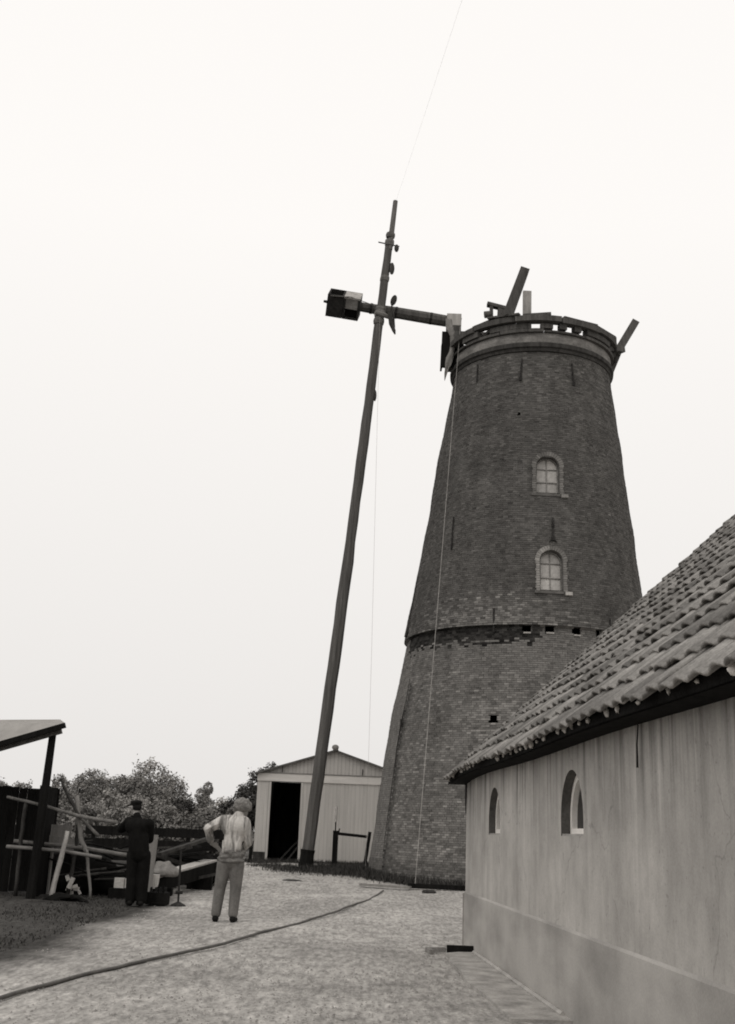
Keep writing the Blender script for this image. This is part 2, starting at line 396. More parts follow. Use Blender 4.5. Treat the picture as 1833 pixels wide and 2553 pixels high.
    ring('curb_wall', [(2.25, 14.17), (2.26, 14.32), (2.25, 14.47), (1.95, 14.47), (1.95, 13.9)], 'plaster_band')
    m = MB(); vs = [(axx(13.8)+2.1*math.sin(k*math.pi/24), CY_-2.1*math.cos(k*math.pi/24), 13.8) for k in range(48)]
    m.add(vs, [tuple(range(48))]); m.build('light_stop_disc', 'dark_wood', mill)  # unseen disc added to keep sky light out of the tower
tower()

def tower_window(i, th, wz, ww, wh, surround):
    sp = wh-ww/2
    P0, e, u, n = tframe(th, wz+wh/2); P0 = P0-u*(wh/2)          # sill centre
    def L(s, q, d): return P0+e*s+u*q+n*d
    def outline(hw, bot=0.0, na=16, top=None):
        top = top if top is not None else hw
        return [(-hw, bot)]+[(-hw*math.cos(math.pi*k/na), sp+top*math.sin(math.pi*k/na)) for k in range(na+1)]+[(hw, bot)]
    D = -0.17
    # frame with glazing bars
    f = MB(); o1 = outline(ww/2); o2 = outline(ww/2-0.035, 0.035)
    k = len(o1)
    vs = [L(s, q, D+0.03) for s, q in o1]+[L(s, q, D+0.03) for s, q in o2]+[L(s, q, D-0.02) for s, q in o2]
    fs = [(j, (j+1) % k, k+(j+1) % k, k+j) for j in range(k)]+[(k+j, k+(j+1) % k, 2*k+(j+1) % k, 2*k+j) for j in range(k)]
    f.add(vs, fs)
    bars = [(0, 0, 0, wh-0.03)]
    hz = [sp*0.48, sp*0.98]
    def bar(a, b, wd=0.022):
        pa, pb = L(a[0], a[1], D+0.006), L(b[0], b[1], D+0.006); f.beam(pa, pb, wd, 0.022, up=n)
    bar((0, 0.03), (0, hz[0]-.011)); bar((0, hz[0]+.011), (0, hz[1]-.011)); bar((0, hz[1]+.011), (0, wh-0.03))
    for h_ in hz: bar((-ww/2+0.03, h_), (ww/2-0.03, h_))
    win = f.build('window', 'weathered_frame', mill); win['label'] = ('upper' if i == 0 else 'lower')+' arched window of six pale panes'
    # panes
    rows = [(0.03, hz[0]), (hz[0], hz[1])]
    for a, b in rows:
        for s0, s1 in ((-ww/2+.03, 0), (0, ww/2-.03)):
            g = MB(); tl = random.uniform(-.006, .006)
            vs = [L(s0+.002, a+.002, D-0.012+tl), L(s1-.002, a+.002, D-0.012-tl), L(s1-.002, b-.002, D-0.012-tl), L(s0+.002, b-.002, D-0.012+tl)]
            vs += [p-n*0.004 for p in vs]
            g.add(vs, [(0, 1, 2, 3), (7, 6, 5, 4), (0, 4, 5, 1), (1, 5, 6, 2), (2, 6, 7, 3), (3, 7, 4, 0)]); g.build('pane', 'glass_pale', win, loc=L((s0+s1)/2, a, D))
    for sg in (-1, 1):
        g = MB(); hw = ww/2-0.03
        arc = [(sg*hw*math.cos(t), sp+0.005+hw*math.sin(t)) for t in [math.pi/2*k/8 for k in range(9)]]
        pts = [(sg*0.002, hz[1]), (sg*hw, hz[1])]+arc
        vs = [L(s, q, D-0.014) for s, q in pts]; vs2 = [p-n*0.004 for p in vs]; c = len(vs)
        fc = tuple(range(c)) if sg > 0 else tuple(range(c-1, -1, -1))
        g.add(vs+vs2, [fc]+[(j, (j+1) % c, c+(j+1) % c, c+j) for j in range(c)]); g.build('pane', 'glass_pale', win, loc=L(sg*ww/4, sp, D))
    # reveal
    v = MB(); o1 = outline(ww/2+0.004); k = len(o1)
    vs = [L(s, q, 0.012) for s, q in o1]+[L(s, q, D-0.06) for s, q in o1]
    v.add(vs, [(j, j+1, k+j+1, k+j) for j in range(k-1)]+[(k-1, 0, k, 2*k-1)]); v.build('reveal', 'mortar', win)
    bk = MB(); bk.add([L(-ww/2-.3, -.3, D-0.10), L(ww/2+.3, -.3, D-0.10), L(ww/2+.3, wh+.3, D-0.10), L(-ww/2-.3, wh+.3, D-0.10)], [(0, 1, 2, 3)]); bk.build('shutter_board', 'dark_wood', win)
    # brick surround: jamb headers and arch voussoirs
    wd = 0.105
    def brick_(pts4, tone):
        g = MB(); vs = [L(s, q, 0.016+random.uniform(0, .006)) for s, q in pts4]; vs += [L(s, q, -0.10) for s, q in pts4]
        g.add(vs, [(0, 1, 2, 3), (0, 4, 5, 1), (1, 5, 6, 2), (2, 6, 7, 3), (3, 7, 4, 0)], tone)
        c = L(sum(p[0] for p in pts4)/4, sum(p[1] for p in pts4)/4, 0); g.build('brick', 'brick_face', win, tone=True, loc=c)
    for sg in (-1, 1):
        q = -0.02
        while q < sp-0.02:
            t = (surround[0] if sg < 0 else surround[1])*random.uniform(0.8, 1.2)
            a, b = ww/2+0.003, ww/2+wd*random.choice((1.0, 1.0, 0.85)); x0, x1 = (a, b) if sg > 0 else (-b, -a)
            brick_([(x0, q), (x1, q), (x1, q+0.056), (x0, q+0.056)], t); q += 0.064
    nv = 17
    for k in range(nv):
        a0, a1 = math.pi*(k+0.06)/nv, math.pi*(k+0.94)/nv; r0, r1 = ww/2+0.003, ww/2+wd+0.015
        t = (surround[1] if k < nv/2 else surround[0])*random.uniform(0.75, 1.2)
        brick_([(r0*math.cos(a0), sp+r0*math.sin(a0)), (r1*math.cos(a0), sp+r1*math.sin(a0)), (r1*math.cos(a1), sp+r1*math.sin(a1)), (r0*math.cos(a1), sp+r0*math.sin(a1))], t)
    s_ = MB()
    s_.beam(L(-ww/2-0.13, -0.06, -0.01), L(ww/2+0.02, -0.06, -0.01), 0.09, 0.07, up=u)
    s_.build('sill', 'mortar', win)
    e_ = MB(); e_.beam(L(ww/2+0.04, -0.075, 0.0), L(ww/2+0.22, -0.075, 0.0), 0.09, 0.085, up=u); e_.build('sill_end', 'worn_paint' if i else 'plaster_band', win)
tower_window(0, *WINS[0], (1.15, 1.3)); tower_window(1, *WINS[1], (2.1, 1.35))

def anchors():
    for th0, z0, th1, z1, kind in ((-48.2, 13.80, -46.6, 13.26, 0), (-14.5, 13.72, -14.9, 13.06, 1), (20.5, 13.66, 20.6, 13.0, 1), (4.1, 9.12, 3.9, 8.50, 2),
                                   (-50.5, 9.33, -48.8, 8.43, 0), (-22.3, 6.72, -21.9, 6.12, 0), (31, 6.62, 31.3, 6.28, 0)):
        m = MB(); a, b = TP(R(th0), z0, 0.03), TP(R(th1), z1, 0.03)
        m.tube([a, (a+b)/2, b], [0.02, 0.026, 0.024], 6)
        if kind:
            m.box(b+Vector((0, -0.01, 0.04)), (0.10 if kind == 2 else 0.07, 0.04, 0.10))
        if kind == 2:
            m.box((a*0.45+b*0.55)+Vector((0, -.01, 0.12)), (0.07, 0.04, 0.07))
            e = tframe(R(th1), z1)[1]
            m.tube([b+Vector((0, 0, .05)), b+e*0.10+Vector((0, 0, -0.06))], [.02, .012], 6); m.tube([b+Vector((0, 0, .05)), b-e*0.10+Vector((0, 0, -0.06))], [.02, .012], 6)
        m.build('wall_anchor', 'iron', mill)
    m = MB(); m.tube([TP(R(-66.6+1.2*math.sin(z*2)*0.0), z, 0.05) for z in (5.15, 4.6, 4.0, 3.4, 2.6, 1.6, 0.9)], [.008, .010, .020, .016, .012, .009, .006], 6)
    m.box(TP(R(-66.5), 4.02, 0.05), (0.06, 0.06, 0.18)); m.build('iron_strap', 'iron', mill)
    # loose board nailed to the left flank above the ledge
    m = MB(); a, b = Vector((1.02, 29.42, 8.12)), Vector((0.955, 29.36, 6.42)); m.beam(TP(R(-82), 8.0, -0.01), TP(R(-82), 6.38, 0.045), 0.05, 0.22, up=(0, 1, 0)); m.build('board', 'dark_wood', mill)
    for (ht, hz, hw, hh) in HOLES[:4]:
        m = MB(); e = tframe(ht, hz)[1]
        m.box(TP(ht, hz-hh/2-0.02, 0.0), (hw*0.9, 0.07, 0.035), rot=Matrix.Rotation(ht, 3, 'Z')); m.build('pale_chip', 'worn_paint', mill)
anchors()

# ------------------------------------------------------------------ what is left of the cap: ring of timbers on the tower
CX = axx(14.6)
cap = thing('cap_frame', (CX, 30, 14.48), 'dismantled dark timber cap ring lying on top of the mill tower', 'cap frame')
def arcseg(m, r0, r1, z0, z1, a0, a1, n=6):
    vs = []; fs = []
    for k in range(n+1):
        a = a0+(a1-a0)*k/n
        for r, z in ((r0, z0), (r1, z0), (r1, z1), (r0, z1)): vs.append((CX+r*math.sin(a), CY_-r*math.cos(a), z))
    for k in range(n):
        for q in range(4): fs.append((k*4+q, k*4+(q+1) % 4, k*4+4+(q+1) % 4, k*4+4+q))
    fs += [(3, 2, 1, 0), (n*4, n*4+1, n*4+2, n*4+3)]; m.add(vs, fs)
def capring():
    for k in range(12):
        a0, a1 = R(-180+30*k+0.3), R(-180+30*k+29.7); m = MB()
        arcseg(m, 2.13, 2.33+0.01*(k % 2), 14.475, 14.53+0.02*((k*7) % 3), a0, a1); m.build('lower_ring_beam', 'cap_wood', cap)
        m = MB(); dz = 0.02*((k*5) % 3)-0.01; arcseg(m, 2.22, 2.43+0.035*((k*3) % 4)/2, 14.73+dz, 14.885+dz, a0+R(11), a1+R(11)); m.build('upper_ring_beam', 'cap_wood', cap)
    gaps = [(-42, 9), (-5.5, 5.6), (8, 4), (18.2, 5.5), (28.5, 4.5), (66, 16), (-75, 26), (110, 8), (150, 7), (-120, 9), (-160, 7), (180, 8)]
    edges = sorted([(c-h/2, c+h/2) for c, h in gaps])
    cur = -178
    for a, b in edges+[(178, 179)]:
        if a-cur > 1:
            n = max(1, int((a-cur)/14))
            for q in range(n):
                m = MB(); p0 = cur+(a-cur)*q/n; p1 = cur+(a-cur)*(q+1)/n
                arcseg(m, 2.18, 2.36+random.uniform(-.03, .05), 14.575, 14.715+random.uniform(0.001, .02), R(p0+0.15), R(p1-0.15), 3); m.build('spacer_block', 'cap_wood', cap)
        cur = b
    def bm(name, a, b, w_, h_, mat='cap_wood', taper=1.0, up=(0, 0, 1)):
        m = MB(); m.beam(a, b, w_, h_, up=up, taper=taper); return m.build(name, mat, cap)
    bm('cross_beam', (CX-2.3, 29.3, 15.0), (CX+2.3, 29.3, 15.0), 0.24, 0.22); bm('cross_beam', (CX-2.2, 31.0, 15.0), (CX+2.2, 31.0, 15.0), 0.24, 0.22)
    # leaning upright
    bm('upright_post', (3.50, 28.25, 14.70), (4.17, 28.55, 16.76), 0.30, 0.31, 'cap_wood', 0.86, up=(0, 1, 0))
    bm('pale_board', (4.34, 29.3, 15.02), (4.37, 29.42, 16.55), 0.24, 0.10, 'pale_wood', up=(0, 1, 0))
    bm('stub_beam', (4.05, 28.9, 15.07), (4.42, 29.1, 15.52), 0.30, 0.2)
    # small winch frame left of the upright
    bm('winch_board', (3.10, 28.35, 15.56), (3.66, 28.3, 15.40), 0.20, 0.09, 'cap_wood')
    bm('winch_leg', (3.22, 28.3, 14.9), (3.21, 28.3, 15.48), 0.09, 0.09); bm('winch_leg', (3.47, 28.3, 14.9), (3.49, 28.3, 15.42), 0.20, 0.14, 'cap_wood')
    m = MB(); m.tube([(3.02, 28.3, 15.21), (3.20, 28.3, 15.24)], 0.10, 10); m.build('winch_drum', 'cap_wood', cap)
    # tail beam at the right, with its brace
    bm('tail_beam', (6.98, 29.85, 14.85), (7.62, 30.0, 15.99), 0.22, 0.24, 'cap_wood', up=(0, 1, 0))
    bm('tail_brace', (6.80, 29.85, 14.30), (7.12, 29.9, 15.10), 0.20, 0.20, 'cap_wood', up=(0, 1, 0)); bm('tail_wedge', (6.70, 29.5, 14.92), (7.18, 29.85, 15.02), 0.22, 0.18, 'cap_wood')
    for k, (a, b, w1, h1) in enumerate((((2.75, 28.6, 14.93), (3.62, 27.72, 14.99), .10, .07), ((3.1, 28.1, 15.0), (3.9, 27.62, 14.93), .13, .05), ((4.0, 27.7, 14.93), (4.75, 27.63, 14.98), .10, .08),
                                        ((5.1, 27.72, 14.93), (6.1, 28.2, 14.95), .12, .06), ((6.0, 28.15, 14.93), (6.75, 29.0, 14.99), .14, .07), ((3.0, 28.5, 14.6), (3.5, 27.9, 14.95), .09, .09), ((6.5, 28.75, 14.55), (6.95, 29.6, 14.92), .08, .12))):
        bm('loose_plank', a, b, w1, h1, ('cap_wood', 'cap_wood')[k % 2])
    # breast beam at the left carrying the neck block of the shaft, boards and torn canvas hanging from it
    bm('breast_beam', (2.36, 29.62, 15.04), (2.36, 31.6, 15.04), 0.36, 0.32, 'cap_wood')
    bm('neck_post', (2.33, 30.2, 15.20), (2.33, 30.2, 15.70), 0.40, 0.30, 'cap_wood', up=(0, 1, 0))
    bm('neck_block', (2.33, 30.16, 15.73), (2.33, 30.16, 16.10), 0.42, 0.12, 'pale_wood', up=(0, 1, 0)); bm('neck_block', (2.33, 30.64, 15.73), (2.33, 30.64, 16.08), 0.40, 0.12, 'worn_paint', up=(0, 1, 0))
    bm('hanging_board', (2.08, 29.56, 15.24), (2.05, 29.52, 14.12), 0.27, 0.07, 'tarred_wood', up=(0, 1, 0)); bm('hanging_board', (2.44, 29.56, 15.1), (2.48, 29.5, 13.84), 0.25, 0.07, 'tarred_wood', up=(0, 1, 0))
    bm('hanging_board', (2.28, 29.6, 15.1), (2.27, 29.58, 14.15), 0.24, 0.04, 'tarred_wood', up=(0, 1, 0)); bm('hanging_board', (1.99, 29.95, 15.1), (1.97, 29.95, 14.3), 0.05, 0.55, 'tarred_wood', up=(0, 1, 0))
    m = MB(); pts = []
    prof = [(2.12, 15.60, .09), (2.14, 15.35, .11), (2.24, 15.05, .08), (2.25, 14.8, .07), (2.22, 14.6, .06), (2.17, 14.4, .10), (2.13, 14.2, .09), (2.09, 14.05, .05), (2.06, 13.9, .04), (2.04, 13.72, .012)]
    for k, (x, z, h_) in enumerate(prof):
        for q in range(5): s = (q-2)/2; pts.append((x+h_*s, 29.45+0.03*math.cos(s*3+k*0.8)+0.012*(k % 2), z+0.02*math.sin(k+q)))
    m.add(pts, [(k*5+q, k*5+q+1, k*5+q+6, k*5+q+5) for k in range(len(prof)-1) for q in range(4)])
    o = m.build('torn_canvas', 'canvas', cap, smooth=True); so = o.modifiers.new('thick', 'SOLIDIFY'); so.thickness = 0.02
capring()

# ------------------------------------------------------------------ windshaft with its iron poll end
sh = thing('windshaft', (2.3, 30.4, 15.5), 'long windmill axle jutting left from the tower top with boxy iron head', 'windshaft')
def windshaft():
    A = Vector((-0.42, 30.4, 16.345)); B = Vector((2.55, 30.4, 15.93)); a = (A-B).normalized()
    m = MB(); m.tube([A+a*0.1, A-a*0.25, A-a*0.5, A-a*0.9, B+a*0.9, B], [0.145, 0.15, 0.16, 0.175, 0.185, 0.17], 10); m.build('shaft', 'spar_wood', sh, smooth=False)
    for d in (0.30, 1.05, 2.1):
        m = MB(); p = A-a*d; m.tube([p+a*0.035, p-a*0.035], 0.165+0.02*(d > .5)+0.004, 10); m.build('iron_band', 'iron', sh)
    # poll end: two crossed square sockets
    y = Vector((0, 1, 0)); up = a.cross(y).normalized(); up = up if up.z > 0 else -up
    fr = -y
    u = (up*1.0+fr*0.9).normalized(); v = a.cross(u).normalized(); v = v if v.dot(fr) > 0 else -v
    S = 0.335; t = 0.05
    C0 = Vector((-0.93, 30.4, 16.40))
    def plate(name, c, du, dv, da, mat):
        rot = Matrix((u, v, a)).transposed(); g = MB(); g.box(c, (du, dv, da), rot); g.build(name, mat, sh)
    c1 = C0+a*0.245; c2 = C0-a*0.245
    for sgn in (-1, 1):
        plate('socket_side', c1+v*sgn*(S-t/2), 2*S, t, 0.48, 'iron'); plate('socket_end', c1+a*sgn*(0.24-t/2), 2*S-0.01, 2*S-2*t-0.004, t, 'iron')
        plate('socket_side', c2+u*sgn*(S-t/2), t, 2*S, 0.48, 'worn_paint' if sgn > 0 else 'iron'); plate('socket_end', c2+a*sgn*(0.24-t/2), 2*S-2*t-0.004, 2*S-0.01, t, 'iron')
    # the lower front socket is half plugged with a pale wedge
    plate('wedge', c2+v*(S-0.06)+u*0.13, 0.30, 0.08, 0.36, 'plaster_band'); plate('wedge', c2+v*(S-0.16), 2*S-2*t-.02, 0.06, 0.36, 'tarred_wood')
    plate('wedge', c1+u*(S-0.16), 0.06, 2*S-2*t-0.02, 0.36, 'tarred_wood')
    m = MB(); m.tube([C0+a*0.48, C0+a*0.62], [0.05, 0.035], 8); m.build('gudgeon', 'iron', sh)
    m = MB(); m.tube([C0+a*0.40+u*0.30+v*0.36, C0+a*0.1+u*0.33+v*0.37, C0-a*0.2+u*0.36+v*0.35, A-a*0.5+fr*0.19], 0.012, 5); m.build('chain', 'rope', sh)
windshaft()

# ------------------------------------------------------------------ hoisting spar with topmast
PF = Vector((-1.24, 30.2, 0.4)); PT = Vector((0.47, 29.88, 19.62)); pd = (PT-PF)
mast = thing('hoisting_spar', PF, 'very tall leaning timber hoisting spar standing left of the mill', 'spar')
def mastf():
    def q(t): return PF+pd*t
    m = MB(); ks = [0.012]+[0.03+0.03*k for k in range(31)]
    rs = [np.interp(k, [0, .05, .25, .42, .425, .6, .75, .96], [.158, .155, .162, .156, .142, .14, .132, .105])*random.uniform(.975, 1.03) for k in ks]
    m.tube([q(k)+Vector((0.03*math.sin(k*3.6)+random.gauss(0, .006), random.gauss(0, .006), 0)) for k in ks], [float(x) for x in rs], 8, jit=0.025); m.build('lower_spar', 'spar_wood', mast)
    m = MB(); off = Vector((0.03, -0.02, 0)); m.tube([q(.915)+off, q(1.0)+off*0.4], [.085, .07], 8); m.build('topmast', 'old_oak', mast)
    for t0, t1, r in ((.922, .932, .135), (.936, .944, .13), (.862, .870, .135), (.79, .80, .155), (.802, .812, .155), (.812, .818, .15)):
        m = MB(); m.tube([q(t0), q((t0+t1)/2), q(t1)], [r*.96, r*1.05, r*.96], 8, jit=.05); m.build('lashing', 'old_oak', mast)
    m = MB(); m.tube([q(.927)+Vector((-.33, 0, .02)), q(.927)+Vector((.30, 0, -.1))], .02, 5); m.build('toggle', 'dark_wood', mast)
    m = MB(); m.ell(q(.925)+Vector((.22, -.05, -.15)), (.07, .06, .13), nu=8, nv=6); m.build('pulley_block', 'dark_wood', mast)
    m = MB(); m.ell(q(.885)+Vector((.17, -.05, -.05)), (.08, .07, .20), nu=8, nv=6); m.build('pulley_block', 'dark_wood', mast)
    m = MB(); m.ell(q(.675)+Vector((.17, 0, 0)), (.05, .06, .18), nu=8, nv=6); m.build('cleat', 'dark_wood', mast)
    m = MB(); m.ell(q(.823)+Vector((.36, -.1, .10)), (.09, .07, .18), Matrix.Rotation(R(15), 3, 'Y'), 8, 6); m.tube([q(.823)+Vector((.30, -.1, -.02)), q(.808)+Vector((.40, -.12, -.12)), q(.80)+Vector((.42, -.15, -.35))], [.02, .025, .05], 6); m.build('tackle', 'dark_wood', mast)
    m = MB(); m.tube([q(.80)+Vector((.30, -.2, .1)), q(.80)+Vector((.34, -.2, -.25)), q(.80)+Vector((.44, -.2, -.47)), q(.80)+Vector((.47, -.2, -.58))], [.07, .07, .05, .02], 7, jit=.15); m.build('rag', 'dark_wood', mast)
    m = MB(); m.tube([q(.806)+Vector((-.12, -.14, 0)), q(.805)+Vector((.1, -.16, -.06)), q(.80)+Vector((.35, -.12, -.03))], [.05, .08, .06], 7, jit=.1); m.build('lashing', 'rope', mast)
    # foot: iron-shod block on a plank
    m = MB(); m.tube([PF+Vector((0, 0, .03)), q(.010), q(.018), q(.024)], [.20, .185, .175, .19], 8); m.build('foot_shoe', 'tarred_wood', mast)
    m = MB(); m.box(PF+Vector((-.05, -.12, -.01)), (0.80, .36, .09)); m.build('foot_plank', 'tarred_wood', mast)
mastf()
def line(name, pts, r, mat, label, cat='rope', sag=0.0, n=24):
    m = MB(); P = [Vector(p) for p in pts]
    if len(P) == 2 and sag:
        P = [P[0].lerp(P[1], k/n)-Vector((0, 0, sag*4*(k/n)*(1-k/n))) for k in range(n+1)]
    m.tube(P, r, 5); return tag(m.build(name, mat, loc=P[0]), label, cat)
line('rope', [(2.43, 29.15, 15.25), (1.36, 26.0, 0.26)], 0.006, 'pale_rope', 'pale rope slanting down across the front of the brick tower')
line('rope', [(0.14, 29.7, 15.7), (0.25, 29.6, 6.0), (0.29, 29.4, 0.36)], 0.0035, 'pale_rope', 'thin rope hanging plumb between the spar and the tower')
line('guy_wire', [(0.47, 29.9, 19.5), (2.36, -19.2, 0.0)], 0.0011, 'pale_rope', 'thin guy wire running from the spar top towards the viewer', 'wire')

# ------------------------------------------------------------------ the low stable in the foreground
SA = Vector((1.409, 14.829, 0)); SD = Vector((0.0455, -0.99896, 0)); SN = Vector((-0.99896, -0.0455, 0)); SLEN = 12.6
def S(s, o, z): return SA+SD*s+SN*o+Vector((0, 0, z))
stable = thing('stable', SA, 'low plastered stable with pantile roof and half-round windows', 'stable')
SW = [(1.80, 2.55), (5.45, 6.20)]; SILL = 1.345; SPR = 1.47; TH = 0.24; WTOP = 2.14
def stable_walls():
    m = MB(); cur = 0.0
    def q(s0, z0, s1, z1, o=0.0): m.add([S(s0, o, z0), S(s1, o, z0), S(s1, o, z1), S(s0, o, z1)], [(0, 1, 2, 3)])
    segs = []
    for a, b in SW:
        n = max(1, int((a-cur)/0.5))
        for k in range(n): q(cur+(a-cur)*k/n, 0, cur+(a-cur)*(k+1)/n, WTOP)
        q(a, 0, b, SILL)
        c, r = (a+b)/2, (b-a)/2; na = 18
        arc = [(a, SILL)]+[(c-r*math.cos(math.pi*k/na), SPR+r*math.sin(math.pi*k/na)) for k in range(na+1)]+[(b, SILL)]
        for k in range(1, len(arc)-2):
            (x0, z0), (x1, z1) = arc[k], arc[k+1]; m.add([S(x0, 0, z0), S(x1, 0, z1), S(x1, 0, WTOP), S(x0, 0, WTOP)], [(0, 1, 2, 3)])
        cur = b; segs.append(arc)
    n = 12
    for k in range(n): q(cur+(SLEN-cur)*k/n, 0, cur+(SLEN-cur)*(k+1)/n, WTOP)
    # gable ends and back wall
    rs = 0.973; half = 4.85
    for s, flip in ((0.0, 0), (SLEN, 1)):
        p = [S(s, 0, 0), S(s, 0, WTOP), S(s, -half, WTOP+half*rs-0.12), S(s, -2*half, WTOP), S(s, -2*half, 0)]
        m.add(p, [tuple(range(5)) if not flip else tuple(range(4, -1, -1))])
    m.add([S(0, -2*half, 0), S(SLEN, -2*half, 0), S(SLEN, -2*half, WTOP), S(0, -2*half, WTOP)], [(3, 2, 1, 0)])
    m.build('wall', 'lime_render', stable)
    # reveals
    for arc, (a, b) in zip(segs, SW):
        v = MB(); k = len(arc)
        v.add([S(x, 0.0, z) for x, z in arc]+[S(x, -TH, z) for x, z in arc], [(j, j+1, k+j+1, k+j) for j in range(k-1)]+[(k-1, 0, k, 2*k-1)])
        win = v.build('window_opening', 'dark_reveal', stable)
        # white half-round frame, set back in the reveal
        d0, d1 = -0.075, -0.15; fw = 0.058; f = MB()
        def off(arc, e):
            c, r = (a+b)/2, (b-a)/2; na = 18
            return [(a+e, SILL+e)]+[(c-(r-e)*math.cos(math.pi*j/na), SPR+(r-e)*math.sin(math.pi*j/na)) for j in range(na+1)]+[(b-e, SILL+e)]
        o1, o2 = off(arc, 0.003), off(arc, fw); k = len(o1)
        vs = [S(x, d0, z) for x, z in o1]+[S(x, d0, z) for x, z in o2]+[S(x, d1, z) for x, z in o2]+[S(x, d1, z) for x, z in o1]
        fs = []
        for j in range(k):
            jn = (j+1) % k
            fs += [(j, jn, k+jn, k+j), (k+j, k+jn, 2*k+jn, 2*k+j), (2*k+j, 2*k+jn, 3*k+jn, 3*k+j)]
        f.add(vs, fs); f.build('frame', 'white_paint', win)
        g = MB(); o3 = off(arc, fw-0.01); g.add([S(x, -0.12, z) for x, z in o3], [tuple(range(len(o3)))]); g.build('pane', 'glass_dark', win)
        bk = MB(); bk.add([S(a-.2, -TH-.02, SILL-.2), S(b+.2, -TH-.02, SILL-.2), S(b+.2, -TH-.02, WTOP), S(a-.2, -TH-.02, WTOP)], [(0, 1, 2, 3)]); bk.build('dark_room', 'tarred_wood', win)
        si = MB(); si.box(S((a+b)/2, -0.045, SILL+0.008), (0.078, b-a-0.02, 0.016), rot=Matrix((SN, SD, (0, 0, 1))).transposed()); si.build('sill', 'pale_edge', win)
    p = MB(); L_ = SLEN
    prof = [(0.014, 0.0), (0.014, 0.64), (0.0, 0.66)]
    ns = 40
    for k in range(ns):
        s0, s1 = -0.028+(L_+.05)*k/ns, -0.028+(L_+.05)*(k+1)/ns
        for j in range(2):
            (o0, z0), (o1, z1) = prof[j], prof[j+1]; p.add([S(s0, o0, z0), S(s1, o0, z0), S(s1, o1, z1), S(s0, o1, z1)], [(0, 1, 2, 3)])
    p.add([S(-.028, .028, 0), S(-.028, .028, .635), S(-.028, -9.7, .635), S(-.028, -9.7, 0)], [(0, 1, 2, 3)])
    p.build('plinth', 'plinth_render', stable)
    a_ = MB(); a_.tube([S(7.74, 0.02, 2.02), S(7.72, 0.025, 1.90), S(7.70, 0.02, 1.76)], [.005, .006, .008], 6); a_.build('wall_anchor', 'iron', stable)
    c_ = MB(); c_.tube([S(0.03, 0.012, 2.1), S(0.035, 0.014, 1.8), S(0.03, 0.012, 1.6)], [.012, .012, .006], 5); c_.build('corner_iron', 'iron', stable)
stable_walls()

